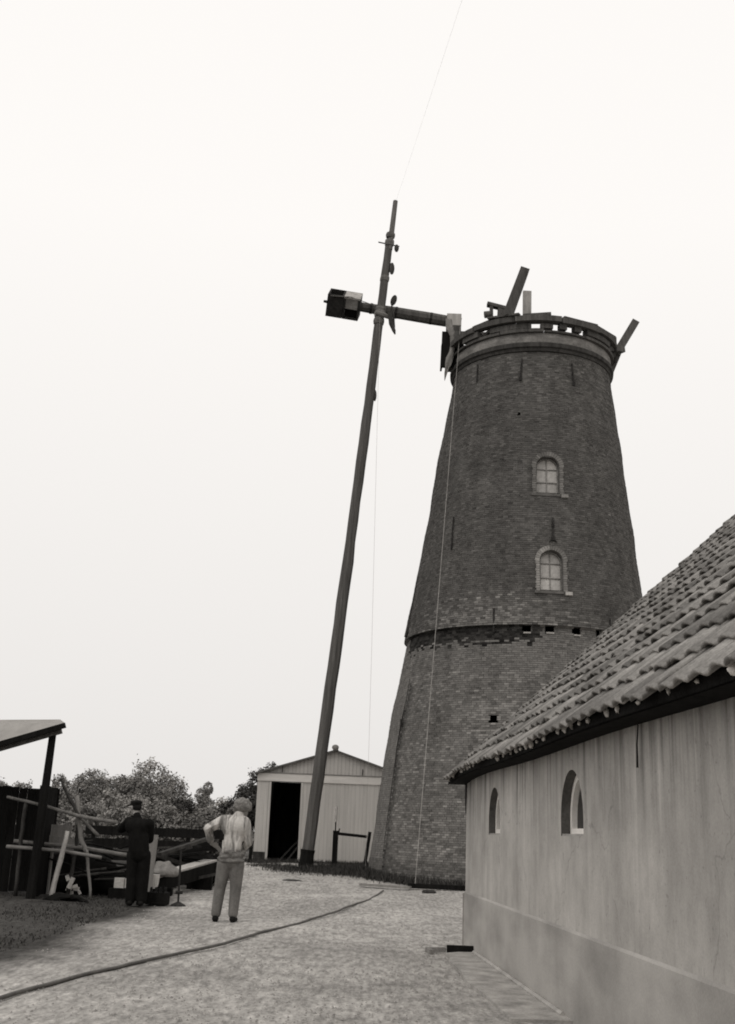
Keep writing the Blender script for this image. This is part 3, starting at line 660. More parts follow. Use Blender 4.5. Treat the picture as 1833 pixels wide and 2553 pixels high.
RSL = math.atan(0.92); EO, EZ = 0.25, 2.085          # eaves: overhang and height of the tile underside
def droop(s): return -0.075*math.exp(-(s+0.15)/0.9)+0.012*math.sin(s*1.1)
def roofp(s, d, h=0.0):                                # s along the eaves, d up the slope, h off the roof plane
    return S(s, EO-d*math.cos(RSL)-h*math.sin(RSL)*-1.0, EZ+d*math.sin(RSL)+h*math.cos(RSL)+droop(s)*math.exp(-d/2.5))
def roof():
    rf = MB(); SL = 6.9; ns, nd = 26, 8
    # boarding below the tiles: front slope with thickness, and the plain back slope
    vs = []; fs = []
    for i in range(ns+1):
        for j in range(nd+1):
            vs.append(roofp(-0.14+(SLEN+.3)*i/ns, 0.02+SL*j/nd, -0.02))
    N = len(vs); vs += [p-Vector((0, 0, 0.06)) for p in vs]
    for i in range(ns):
        for j in range(nd):
            a = i*(nd+1)+j; b = a+nd+1; fs += [(a, b, b+1, a+1), (N+a+1, N+b+1, N+b, N+a)]
        a = i*(nd+1); b = a+nd+1; fs.append((a, N+a, N+b, b))
    for j in range(nd): fs += [(j, j+1, N+j+1, N+j)]
    rf.add(vs, fs)
    rp = roofp(0, SL, 0); o_r = EO-SL*math.cos(RSL)
    rf.add([roofp(-.14, SL, 0), roofp(SLEN+.16, SL, 0), S(SLEN+.16, 2*o_r-EO, EZ), S(-.14, 2*o_r-EO, EZ)], [(3, 2, 1, 0)])
    roof_o = rf.build('roof', 'tarred_wood', stable)
    fa = MB()
    for k in range(20):
        s0, s1 = -.13+(SLEN+.28)*k/20, -.13+(SLEN+.28)*(k+1)/20
        fa.add([S(q_, o_, z_+droop(q_)*.8) for q_ in (s0, s1) for o_, z_ in ((-.02, 2.02), (.20, 2.02), (.20, 2.11), (-.02, 2.2))], [(0, 1, 5, 4), (1, 2, 6, 5), (2, 3, 7, 6), (3, 2, 1, 0), (4, 5, 6, 7)])
    fa.build('eaves_board', 'tarred_wood', roof_o)  # shade under the eaves put into the board's near-black colour
    # one pantile: an S-shaped sheet of clay with a thickness
    wv, ln, th_ = 0.258, 0.375, 0.018; nx = 10
    def prof(t): return 0.017*math.sin(2*math.pi*(t-0.02))+0.008*t
    vs = []; fs = []
    for y in (0.0, ln):
        for k in range(nx+1):
            t = k/nx; vs.append((t*wv, y, prof(t)+0.02))
    n1 = nx+1; off = len(vs); vs += [(x, y, z-th_) for x, y, z in vs]
    for k in range(nx):
        fs += [(k, k+1, n1+k+1, n1+k), (off+k+1, off+k, off+n1+k, off+n1+k+1), (k+1, k, off+k, off+k+1)]
    fs += [(0, n1, off+n1, off), (n1-1, off+n1-1, off+2*n1-1, 2*n1-1)]
    tile_me = bpy.data.meshes.new('tile'); tile_me.from_pydata(vs, [], fs); tile_me.polygons.foreach_set('use_smooth', [True]*len(fs)); tile_me.update()
    tile_me.materials.append(MATS['roof_tile'])
    ups = (-SN*math.cos(RSL)+Vector((0, 0, math.sin(RSL)))).normalized(); nrm = SD.cross(ups).normalized(); nrm = nrm if nrm.z > 0 else -nrm
    cols = int((SLEN+0.3)/0.236); rows = int(SL/0.312)
    items = []
    for c in range(cols):
        for r in range(rows):
            s = -0.15+c*0.236; d = -0.035+r*0.312
            p = roofp(s, d, 0.008); w_ = p-CAMP; cz = w_.dot(f_)
            if cz < 0.5: vis = False
            else:
                px = 916.5+2800*w_.dot(r_)/cz; py = 1276.5-2800*w_.dot(u_)/cz; vis = -60 < px < 1800 and -100 < py < 2600
            items.append((p, s, r, vis, w_.length))
    vis_sorted = sorted([k for k in range(len(items)) if items[k][3]], key=lambda k: items[k][4])[:300]
    near = set(vis_sorted); far = MB()
    for k, (p, s, r, vis, dist) in enumerate(items):
        rot = Matrix((-SD if False else SD, ups, nrm)).transposed()
        jit = Matrix.Rotation(random.gauss(0, R(1.3)), 3, 'Z') @ Matrix.Rotation(R(-6.2)+random.gauss(0, R(1.0)), 3, 'X') @ Matrix.Rotation(random.gauss(0, R(1.2)), 3, 'Y')
        m3 = rot@jit; p = p+ups*random.gauss(0, 0.014)+nrm*random.uniform(0, 0.010)
        if random.random() < 0.05: p = p-ups*random.uniform(.03, .07)
        if k in near:
            o = bpy.data.objects.new('tile', tile_me); COL.objects.link(o); o.parent = roof_o
            o.matrix_local = Matrix.Translation(p-world_of(roof_o)) @ m3.to_4x4()
        else:
            far.add([p+m3@Vector(v) for v in vs], fs, random.uniform(0.7, 1.3))
    fo = far.build('tile_field', 'roof_tile_far', roof_o, smooth=True, tone=True); tag(fo, kind='stuff')
    # lime mortar dabs in the hollows along the eaves
    for c in range(cols):
        if random.random() < 0.38: continue
        g = MB(); r = random.choice((.4, .5, .6, .7, .9))*random.uniform(.85, 1.15)
        g.ell(roofp(-0.15+c*0.236+0.175+random.uniform(-.02, .02), 0.0+random.uniform(-.01, .01), -0.022), (0.026*r, 0.022*r, 0.034*r), nu=8, nv=6); g.v = [(x+random.gauss(0, .0035), y+random.gauss(0, .0035), z+random.gauss(0, .004)) for x, y, z in g.v]; g.build('mortar_dab', 'lime_dab', roof_o, smooth=True)
    # ridge
    rg = MB(); rg.tube([roofp(-.14+(SLEN+.3)*k/10, SL, 0.02) for k in range(11)], 0.13, 8); rg.build('ridge_tile', 'roof_tile', roof_o)
roof()

# slab and cellar hatch beside the stable
def slab():
    t = thing('concrete_slab', (1.2, 12.8, 0), 'cracked pale concrete slab beside the stable wall', 'slab')
    m = MB(); z = 0.05
    top = [(1.43, 13.93), (1.25, 13.90), (1.08, 13.72), (1.12, 13.4), (1.06, 12.9), (1.10, 12.1), (1.08, 11.2), (1.16, 10.2), (1.2, 9.0), (1.66, 9.0), (1.60, 10.5), (1.51, 12.2)]; z = 0.03
    k = len(top); m.add([(x, y, z) for x, y in top]+[(x, y, -0.05) for x, y in top], [tuple(range(k))]+[(j, (j+1) % k, k+(j+1) % k, k+j) for j in range(k)]); m.build('slab_top', 'concrete', t)
    m = MB(); pts = [(1.425+0.0455*s, 13.85-s, 0.03) for s in (0, 1, 2, 3, 4.6)]; m.tube(pts, 0.028, 6); m.build('mortar_fillet', 'pale_edge', t)
    b = MB(); b.beam((1.13, 14.08, 0.04), (1.44, 14.02, 0.045), 0.08, 0.085); tag(b.build('timber', 'tarred_wood', loc=(0.9, 14.1, 0)), 'short dark timber lying at the foot of the stable corner', 'timber')
    b = MB(); b.beam((0.88, 14.13, 0.02), (1.12, 14.10, 0.03), 0.06, 0.05); b.beam((0.90, 14.12, 0.02), (0.94, 13.85, 0.02), 0.05, 0.05); tag(b.build('timber', 'grey_board', loc=(0.9, 14.0, 0)), 'short grey batten with a bent end lying beside the dark timber', 'timber')
slab()

# ------------------------------------------------------------------ boarded barn behind
GB = 0.385
barn = thing('barn', (-0.72, 36.0, GB), 'pale boarded barn with shallow gable and dark open doorway', 'barn')
def barn_():
    x0, x1, y0, y1 = -3.1, 1.66, 36.0, 43.0; ax = -0.72; ez, az = 3.04, 3.80; dx0, dx1, dt = -2.69, -1.71, 2.77
    w_ = 0.118; x = x0
    while x < x1-0.03:
        xe = min(x+w_, x1)
        if not (x+w_*0.5 > dx0 and x+w_*0.5 < dx1):
            m = MB(); zb = GB+(0.28 if xe < dx0 else 0.06)
            m.box(((x+xe)/2, y0+random.uniform(-.004, .004), (zb+2.80)/2), (xe-x-0.004, 0.022, 2.80-zb)); m.build('plank', 'barn_board', barn)
        zc = lambda q: az-abs(q-ax)*(az-ez)/2.38-0.03
        if zc((x+xe)/2) > 3.06:
            m = MB(); a, b = x+.004, xe-.004; yy = y0+random.uniform(-.003, .003)
            m.add([(a, yy-.011, 3.0), (b, yy-.011, 3.0), (b, yy-.011, zc(b)), (a, yy-.011, zc(a)), (a, yy+.011, 3.0), (b, yy+.011, 3.0), (b, yy+.011, zc(b)), (a, yy+.011, zc(a))],
                  [(0, 1, 2, 3), (7, 6, 5, 4), (0, 4, 5, 1), (1, 5, 6, 2), (2, 6, 7, 3), (3, 7, 4, 0)]); m.build('gable_plank', 'barn_board', barn)
        x += w_
    m = MB(); m.box(((x0+x1)/2, y0-0.03, 2.90), (x1-x0+.02, .035, .235)); m.build('fascia_band', 'barn_band', barn)
    m = MB(); m.box(((x0+x1)/2, y0-0.035, 3.035), (x1-x0+.04, .06, .03)); m.build('fascia_lip', 'grey_board', barn)
    # body: side walls, back, dark floor
    m = MB()
    for xx in (x0+.02, x1-.02): m.box((xx, (y0+y1)/2+.02, (GB+ez)/2), (.03, y1-y0-.06, ez-GB))
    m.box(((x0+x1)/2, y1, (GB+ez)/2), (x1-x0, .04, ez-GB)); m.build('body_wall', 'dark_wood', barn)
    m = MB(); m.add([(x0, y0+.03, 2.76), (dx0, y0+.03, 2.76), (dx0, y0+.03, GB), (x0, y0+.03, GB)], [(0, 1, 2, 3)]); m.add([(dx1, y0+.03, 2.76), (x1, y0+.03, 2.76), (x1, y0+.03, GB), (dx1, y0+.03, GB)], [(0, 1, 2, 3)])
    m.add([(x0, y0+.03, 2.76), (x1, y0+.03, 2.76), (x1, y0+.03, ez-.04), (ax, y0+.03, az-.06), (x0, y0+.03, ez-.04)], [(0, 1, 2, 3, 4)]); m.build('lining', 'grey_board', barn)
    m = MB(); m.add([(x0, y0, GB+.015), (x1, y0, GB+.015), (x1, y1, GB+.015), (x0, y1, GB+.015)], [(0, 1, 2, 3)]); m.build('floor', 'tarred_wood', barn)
    # plinth left of the doorway
    m = MB(); m.box(((x0+dx0)/2, y0-.005, GB+.135), (dx0-x0, .05, .27)); m.build('plinth', 'dark_wood', barn)
    m = MB(); m.box((ax+1.2, y0+.0, GB+.025), (3.0, .05, .05)); m.build('sill_beam', 'dark_wood', barn)
    # door frame and sliding leaf pushed aside
    for xx in (dx0-.01, dx1+.01):
        m = MB(); m.box((xx, y0-.012, (GB+dt)/2), (.07, .05, dt-GB)); m.build('door_post', 'barn_board', barn)
    # roof sheets
    ov = .10
    for sg in (-1, 1):
        m = MB(); xe = ax+sg*(2.38+ov); zr = lambda q: az-abs(q-ax)*(az-ez)/2.38
        p = [(ax, y0-.16, az+.01), (xe, y0-.16, zr(xe)+.01), (xe, y1+.1, zr(xe)+.01), (ax, y1+.1, az+.01)]
        m.add(p+[(a, b, c-.055) for a, b, c in p], [(0, 1, 2, 3), (7, 6, 5, 4), (0, 4, 5, 1), (1, 5, 6, 2), (2, 6, 7, 3), (3, 7, 4, 0)]); m.build('roof_slope', 'sheet_roof', barn)
    m = MB(); m.tube([(ax, y0-.2, az+.05), (ax, y1, az+.05)], .085, 8); m.build('ridge_cap', 'pale_sheet', barn)
    m = MB(); m.ell((ax, y0-.2, az+.07), (.11, .06, .09)); m.build('ridge_end', 'grey_board', barn)
    for xx in (-2.35, .15):
        m = MB(); m.tube([(xx, y0-.05, 3.06), (xx+.01, y0-.05, 3.24)], .014, 5); m.build('hook', 'iron', barn)
    # straw and a leaning ladder inside
    m = MB(); m.tube([(-2.4, 38, GB+.02), (-1.75, 38.6, GB+.75)], .03, 6); m.tube([(-2.15, 37.8, GB+.02), (-1.6, 38.3, GB+.75)], .03, 6)
    tag(m.build('pole', 'grey_board', loc=(-2.2, 38, GB)), 'poles leaning in the dark inside the barn doorway', 'pole')
barn_()

# gate frame between spar and tower
gate = thing('gate_frame', (-0.5, 30.6, 0.39), 'dark tarred gate posts with a cross rail beside the tower', 'gate')
def gatef():
    m = MB(); m.beam((-.515, 30.6, .36), (-.51, 30.6, 1.36), .14, .14, up=(0, 1, 0)); m.build('post', 'tarred_wood', gate)
    m = MB(); m.beam((.26, 30.5, .36), (.385, 30.45, 1.36), .085, .10, up=(0, 1, 0)); m.build('post', 'tarred_wood', gate)
    m = MB(); m.beam((-.435, 30.56, 1.285), (.31, 30.48, 1.235), .07, .075); m.build('rail', 'tarred_wood', gate)
    m = MB(); m.tube([(-.435, 30.6, 1.30), (-.41, 30.6, 1.42)], .02, 6); m.build('hook', 'iron', gate)
    m = MB(); m.tube([(-.52, 30.6, 1.36), (-.52, 30.6, 1.60)], .018, 6); m.build('pin', 'iron', gate)
    m = MB(); m.tube([(-.525, 30.6, 1.58), (-.53, 30.6, 1.70), (-.53, 30.6, 1.97)], [.03, .05, .05], 8); tag(m.build('pipe', 'white_thing', loc=(-.53, 30.6, 1.6)), 'short white pipe standing on the left gate post', 'pipe')
gatef()

# odds and ends near the tower foot
def bits():
    m = MB(); m.beam(G(.15, 26.1, .03), G(1.25, 25.75, .03), .16, .05); tag(m.build('plank', 'grey_board', loc=G(.2, 26.1)), 'weathered plank lying in front of the tower foot', 'plank')
    m = MB(); m.beam(G(1.2, 26.0, .05), G(2.6, 25.9, .05), .14, .10); tag(m.build('kerb_beam', 'tarred_wood', loc=G(1.5, 26)), 'dark beam edging the grass at the tower foot', 'beam')
    m = MB(); m.ell(G(-1.38, 26.7, .0), (.24, .14, .035), nu=12, nv=6); tag(m.build('flat_dark_disc', 'iron', loc=G(-1.38, 26.7)), 'small flat dark disc lying on the gravel near the spar foot', 'plate')  # low dark disc on the gravel
    m = MB(); m.ell(G(1.62, 25.2, .0), (.16, .12, .05), nu=10, nv=6); tag(m.build('dirt_clod', 'dark_wood', loc=G(1.6, 25.2)), 'dark clod lying on the gravel before the tower', 'clod')
    m = MB()
    hp = [(-2.66, 9.1), (-2.49, 9.92), (-2.34, 10.7), (-2.17, 11.55), (-1.92, 12.4), (-1.65, 13.25), (-1.35, 14.8), (-.98, 16.57), (-.62, 18.2), (-.32, 19.76), (.02, 21.4), (.35, 23.0), (.56, 24.2), (.63, 25.2)]
    fine = []
    for k in range(len(hp)-1):
        for q in range(4): t = q/4; x = hp[k][0]*(1-t)+hp[k+1][0]*t; y = hp[k][1]*(1-t)+hp[k+1][1]*t; fine.append(G(x+.022*math.sin(y*2.3)+.012*math.sin(y*5.1), y, .012))
    m.tube(fine, .017, 6); tag(m.build('hose', 'hose_rubber', smooth=True), 'long dark hose snaking across the gravel yard', 'hose')
bits()

# ------------------------------------------------------------------ grass at the foot of the walls
def grass(name, label, spots, n, h0, h1, mat='grass'):
    m = MB()
    for _ in range(n):
        x, y = spots(); b = G(x, y, -.01); h = random.uniform(h0, h1); a = random.random()*6.28; w_ = random.uniform(.006, .014)
        lean = Vector((random.gauss(0, .3), random.gauss(0, .3), 1))*h; s = Vector((math.cos(a), math.sin(a), 0))*w_
        m.add([b-s, b+s, b+lean*.6+s*.6, b+lean, b+lean*.6-s*.6], [(0, 1, 2, 3, 4)], random.choice((.6, .8, 1, 1.3, 1.7)))
    tag(m.build(name, mat, tone=True), label, 'grass', kind='stuff')
def sp_mill():
    while True:
        th = R(random.uniform(-110, 40)); r = 3.9+abs(random.gauss(0, .26)); x, y = 4.26+r*math.sin(th), 30-r*math.cos(th)
        return x, y
grass('grass_at_tower', 'rank dark grass growing round the tower foot', sp_mill, 7000, .05, .24)
grass('grass_by_gate', 'rough grass between gate and spar foot', lambda: (random.gauss(-.3, .55), random.gauss(29.8, .6)), 3600, .04, .22)
grass('grass_by_barn', 'low weeds along the barn front', lambda: (random.uniform(-3.3, 1.0), 35.6+random.gauss(0, .18)), 1500, .04, .16)
def sp_left():
    while True:
        y = random.uniform(10, 24); x = -3.55-abs(random.gauss(0, 1.6))
        return x, y
grass('grass_on_left', 'sparse grass on the dark ground at the left', sp_left, 5000, .012, .04)
def sp_patch():
    c = random.choice(((-2.2, 30.8, .45), (-2.75, 34.5, .5), (-1.7, 30.0, .4), (-3.4, 27.5, .5)))
    return random.gauss(c[0], c[2]*.6), random.gauss(c[1], c[2])
grass('grass_tufts', 'dark grass tufts on the gravel before the barn', sp_patch, 2600, .03, .12)

# ------------------------------------------------------------------ trees
def tree(name, label, base, trunk_h, lobes, n, leaf, mat, tone=1.0, group='trees behind the yard'):
    n = int(n*1.8); leaf *= 0.76
    t = thing(name, Vector(base), label, 'tree', group)
    m = MB(); b = Vector(base); top = b+Vector((0, 0, trunk_h))
    m.tube([b-Vector((0, 0, .1)), b+Vector((.03, 0, trunk_h*.5)), top], [.16, .12, .09], 7)
    for (c, r) in lobes: m.tube([b+Vector((0, 0, trunk_h*.55)), (top+Vector(c))/2, Vector(c)], [.07, .05, .02], 5)
    m.build('trunk', 'bark', t)
    f = MB(); tot = sum(r[0]*r[1]+r[1]*r[2]+r[0]*r[2] for c, r in lobes)
    for c, r in lobes:
        k = int(n*(r[0]*r[1]+r[1]*r[2]+r[0]*r[2])/tot); c = Vector(c)
        cl = [Vector((random.gauss(0, 1), random.gauss(0, 1), random.gauss(0, 1))).normalized()*random.uniform(.72, 1.0) for _ in range(30)]
        ct = [random.uniform(.7, 1.25) for _ in cl]
        for _ in range(k):
            if random.random() < .62:
                j = random.randrange(len(cl)); d = cl[j]+Vector((random.gauss(0, .12), random.gauss(0, .12), random.gauss(0, .12))); tn = ct[j]
            else:
                d = Vector((random.gauss(0, 1), random.gauss(0, 1), random.gauss(0, 1))).normalized()*random.uniform(.35, 1.0)**.5; tn = .9
            p = c+Vector((d.x*r[0], d.y*r[1], d.z*r[2])); nn = (d.normalized()+Vector((random.gauss(0, .6), random.gauss(0, .6), random.gauss(0.25, .6)))).normalized()
            x = nn.orthogonal().normalized(); x = Matrix.Rotation(random.random()*6.28, 3, nn)@x; y = nn.cross(x); s = leaf*random.uniform(.6, 1.4)
            f.add([p-x*s*.5, p-y*s*.32, p+x*s*.5, p+y*s*.32], [(0, 1, 2, 3)], tone*tn*random.uniform(.85, 1.15))
    f.build('crown', mat, t, tone=True); return t
def lob(cx, cy, cz, w_, h_, k, base=1.0):
    out = []
    for _ in range(k):
        a = random.random()*6.28; q = random.random()**.5
        out.append(((cx+w_*.55*q*math.cos(a), cy+w_*.4*q*math.sin(a), cz+h_*.5*random.uniform(-.8, .75)*(1-.4*q)), (w_*random.uniform(.38, .55), w_*.45, h_*random.uniform(.30, .42))))
    return out
tree('tree', 'broad rounded leafy tree, tallest behind the yard', (-13.3, 75, .35), 2.2, [((-13.4, 75, 3.9), (1.5, 1.4, 1.5)), ((-12.4, 75, 3.3), (1.4, 1.3, 1.5)), ((-14.4, 75.3, 3.2), (1.3, 1.3, 1.35)), ((-11.7, 75.2, 2.6), (1.1, 1.2, 1.3)), ((-13.2, 74.4, 2.2), (2.2, 1.2, 1.2))], 9000, .20, 'leaf', 1.0)
tree('tree', 'leafy tree with domed top left of the tallest tree', (-17.3, 76, .35), 1.8, [((-17.4, 76, 3.6), (1.2, 1.1, 1.15)), ((-18.2, 76, 3.0), (1.1, 1.1, 1.1)), ((-16.7, 76, 2.9), (1.2, 1.1, 1.2)), ((-17.4, 75.4, 2.0), (1.9, 1.1, 1.0))], 7000, .20, 'leaf', .95)
tree('tree', 'small tree crown just left of the tallest tree', (-15.7, 77, .35), 1.8, [((-15.9, 77, 3.4), (1.0, 1, 1.15)), ((-15.2, 77, 3.1), (.9, 1, 1.2)), ((-15.5, 76.6, 2.0), (1.4, 1, 1.1))], 5000, .20, 'leaf', .9)
tree('tree', 'slim ragged tree standing leftmost of the row', (-19.6, 76, .35), 1.8, [((-19.5, 76, 3.4), (.55, .6, 1.0)), ((-19.9, 76, 2.6), (.8, .7, .9)), ((-19.2, 76, 2.3), (.9, .8, 1.0))], 3500, .19, 'leaf', .95)
tree('tree', 'tree half hidden behind the lean-to post', (-21.3, 74, .35), 1.6, [((-21.3, 74, 2.7), (.9, .8, 1.0)), ((-21.9, 74, 2.2), (1.1, .8, .9)), ((-22.8, 74, 2.6), (1.0, .8, 1.1))], 3600, .19, 'leaf', .85)
tree('tree', 'thin upright tree just right of the tallest tree', (-9.6, 75, .35), 2.0, [((-9.65, 75, 3.75), (.33, .3, .5)), ((-10.0, 75, 3.2), (.5, .4, .6)), ((-9.6, 75, 2.7), (.55, .4, .5)), ((-9.9, 75, 2.1), (.9, .6, .9))], 2200, .18, 'leaf', 1.0)
tree('tree', 'small pale tree in the gap before the barn', (-8.7, 80, .35), 1.4, [((-9.2, 80, 2.6), (.6, .6, .75)), ((-8.4, 80, 2.0), (.9, .7, .8)), ((-9.6, 80, 1.8), (.8, .7, .8))], 2400, .18, 'leaf', 1.5)
tree('tree', 'dark tree rising right behind the barn corner', (-3.7, 44.2, .39), 1.8, [((-3.7, 44.2, 3.0), (.5, .6, .6)), ((-4.15, 44.2, 2.5), (.5, .6, .6)), ((-3.3, 44.4, 3.45), (.4, .5, .35)), ((-4.4, 44.3, 1.9), (.6, .6, .7)), ((-3.6, 44, 2.0), (.7, .6, .9)), ((-5.0, 44.3, 1.6), (.5, .5, .6))], 6500, .12, 'leaf_dark', 1.0)
tree('shrub', 'dark round bush before the tallest tree', (-7.5, 50, .39), .8, [((-7.5, 50, 1.85), (.62, .6, .62)), ((-7.2, 50, 1.3), (.6, .6, .6))], 3000, .13, 'leaf_dark', .9, None)
def bush(label, x, y, w_, h_, tone, mat, n=2600, leaf=.13):
    tree('bush', label, (x, y, ground_z(x, y)), h_*.4, lob(x, y, ground_z(x, y)+h_*.52, w_, h_, 5), n, leaf, mat, tone, 'bushes along the back of the yard')
bush('loose pale bush behind the rough pole trestle', -7.6, 38, 1.2, 1.75, 1.2, 'leaf'); bush('leafy bush left of the man in black', -6.3, 38.5, 1.0, 1.7, 1.1, 'leaf')
bush('bush right behind the man in black', -5.2, 37.5, .9, 1.6, .9, 'leaf'); bush('low bush behind the timber stack', -4.7, 40.5, .8, 1.7, 1.0, 'leaf')
bush('dark bush behind the lean-to wall', -9.0, 36, 1.3, 1.7, .8, 'leaf'); bush('straggly bush between the two men', -5.5, 44, .9, 1.5, 1.1, 'leaf')
bush('small bush by the barn corner', -3.9, 38.2, .6, .9, .9, 'leaf_dark', 1500)
# far hedge closing the horizon
def woods():
    f = MB()
    for _ in range(14000):
        x = random.uniform(-75, 60); y = 105+random.uniform(-4, 4); h = 2.0+1.3*vnoise(x*.15, 3)+.8*vnoise(x*.5, 9); p = Vector((x, y, .3+h*random.random()**.8))
        nn = Vector((random.gauss(0, .7), -1, random.gauss(.4, .6))).normalized(); q = nn.orthogonal().normalized(); q = Matrix.Rotation(random.random()*6.28, 3, nn)@q; y_ = nn.cross(q); s = random.uniform(.35, .8)
        f.add([p-q*s*.5, p-y_*s*.35, p+q*s*.5, p+y_*s*.35], [(0, 1, 2, 3)], random.uniform(.8, 1.5))
    tag(f.build('distant_woods', 'leaf', tone=True), 'far line of woods along the horizon', 'woods', kind='stuff')
woods()

# ------------------------------------------------------------------ board fence at the back, and the clutter on the left
def fence():
    t = thing('board_fence', (-4.4, 29.5, .36), 'low dark board fence behind the timber stack', 'fence')
    for k in range(3):
        m = MB(); z = .55+.28*k; m.box((-5.0, 29.5, z+.02*k), (3.6, .03, .22)); m.build('board', 'tarred_wood', t)
    for x in (-6.6, -5.4, -4.2, -3.3):
        m = MB(); m.box((x, 29.56, .75), (.09, .09, .98)); m.build('post', 'tarred_wood', t)
fence()
def rough(m, pts, r): 
    P = []; 
    for k in range(len(pts)-1):
        for q in range(4): P.append(Vector(pts[k]).lerp(Vector(pts[k+1]), q/4)+Vector((random.gauss(0, .008), random.gauss(0, .008), 0)))
    P.append(Vector(pts[-1])); n = len(P); m.tube(P, [.78*(r[0]+(r[1]-r[0])*k/(n-1)) for k in range(n)], 7, jit=.08)
def trestle():
    t = thing('pole_trestle', (-4.9, 20.7, .03), 'rough trestle of crossed branches and poles beside the man in black', 'trestle')
    for nm, pts, r, mat in (('leg', [(-5.18, 20.45, .02), (-5.11, 20.47, .55), (-5.035, 20.5, 1.16)], (.062, .052), 'pale_wood'),
                            ('leg', [(-4.59, 20.8, .02), (-4.71, 20.8, .71), (-4.74, 20.8, .85)], (.03, .045), 'grey_board'),
                            ('leg', [(-4.74, 20.8, .82), (-4.83, 20.78, .98), (-4.93, 20.76, 1.36), (-5.0, 20.74, 1.77)], (.05, .055), 'grey_board'),
                            ('rail', [(-6.2, 20.6, 1.70), (-5.5, 20.6, 1.57), (-4.9, 20.6, 1.42), (-4.2, 20.6, 1.33)], (.035, .045), 'old_oak'),
                            ('rail', [(-6.1, 20.6, .86), (-5.08, 20.6, .82), (-4.42, 20.6, .735)], (.045, .04), 'grey_board'),
                            ('rail', [(-6.1, 21.0, .95), (-4.9, 21.0, .88), (-4.05, 21.0, .78)], (.045, .05), 'grey_board'),
                            ('brace', [(-5.33, 20.7, 2.06), (-4.90, 20.68, 1.40)], (.025, .04), 'dark_wood'), ('brace', [(-4.92, 20.72, 1.42), (-4.54, 20.72, 1.10)], (.035, .04), 'old_oak'),
                            ('leg', [(-5.05, 21.05, .02), (-4.98, 21.02, .9), (-4.95, 20.9, 1.38)], (.05, .045), 'dark_wood'), ('leg', [(-5.9, 20.8, .02), (-5.88, 20.7, 1.0), (-5.85, 20.62, 1.64)], (.05, .045), 'dark_wood')):
        m = MB(); rough(m, pts, r); m.build(nm, mat, t, smooth=True)
trestle()
def leanto():
    t = thing('lean_to', (-5.5, 20.3, .03), 'open lean-to with dark post and pale sloping roof at the left edge', 'lean-to')
    m = MB(); m.tube([(-5.50, 20.3, -.05), (-5.47, 20.3, 1.2), (-5.43, 20.3, 2.80)], [.085, .08, .065], 8); m.build('post', 'tarred_wood', t)
    m = MB(); m.tube([(-7.1, 20.3, -.05), (-7.1, 20.3, 2.28)], .08, 8); m.build('post', 'tarred_wood', t)
    m = MB(); m.beam((-5.27, 20.25, 2.86), (-7.2, 20.25, 2.22), .10, .09); m.build('eaves_beam', 'old_oak', t)
    m = MB(); p = [(-5.18, 20.1, 2.985), (-7.3, 20.1, 2.28), (-7.6, 21.9, 3.12), (-5.75, 21.9, 3.20)]
    m.add(p+[(a, b, c-.03) for a, b, c in p], [(3, 2, 1, 0), (4, 5, 6, 7), (0, 1, 5, 4), (1, 2, 6, 5), (2, 3, 7, 6), (3, 0, 4, 7)]); m.build('roof_sheet', 'pale_sheet', t)
    m = MB(); m.beam((-5.165, 20.07, 2.945), (-7.3, 20.07, 2.24), .05, .09); m.build('eaves_strip', 'tarred_wood', t)
    for k in range(22):
        m = MB(); x = -5.60-k*.15; m.box((x, 21.6+random.uniform(-.01, .01), .98), (.14, .03, 1.85+random.uniform(-.04, .04))); m.build('wall_board', 'tarred_wood', t)
    for k in range(9):
        m = MB(); m.box((-5.56, 20.45+k*.125, .98), (.03, .115, 1.86+random.uniform(-.03, .03))); m.build('wall_board', 'tarred_wood', t)
leanto()
def heap(name, label, cat, cx, cy, w_, d_, h_, mat, n=14):
    m = MB(); z = ground_z(cx, cy)
    for _ in range(n):
        a = random.random()*6.28; q = random.random()**.6; x, y = cx+w_*.42*q*math.cos(a), cy+d_*.42*q*math.sin(a); hh = h_*(1-.55*q)*random.uniform(.6, 1)
        m.ell((x, y, z+hh*.45), (w_*random.uniform(.16, .28), d_*random.uniform(.16, .3), hh*.58), Matrix.Rotation(random.uniform(-.5, .5), 3, 'Y'), 9, 6)
    o = m.build(name, mat, loc=(cx, cy, z), smooth=True); rm = o.modifiers.new('r', 'REMESH'); rm.mode = 'VOXEL'; rm.voxel_size = .05; return tag(o, label, cat)
heap('tarpaulin_heap', 'black tarpaulin heap behind the rough pole trestle', 'heap', -5.2, 22.3, 2.3, 1.4, 1.05, 'cloth_black', 22)
heap('dark_heap', 'dark covered heap behind the timber beam', 'heap', -3.75, 25.2, 1.6, 1.3, 1.1, 'cloth_black', 18)
heap('soil_heap', 'low black earth mound under the trestle legs', 'heap', -4.85, 20.3, .95, .5, .13, 'cloth_black', 10)
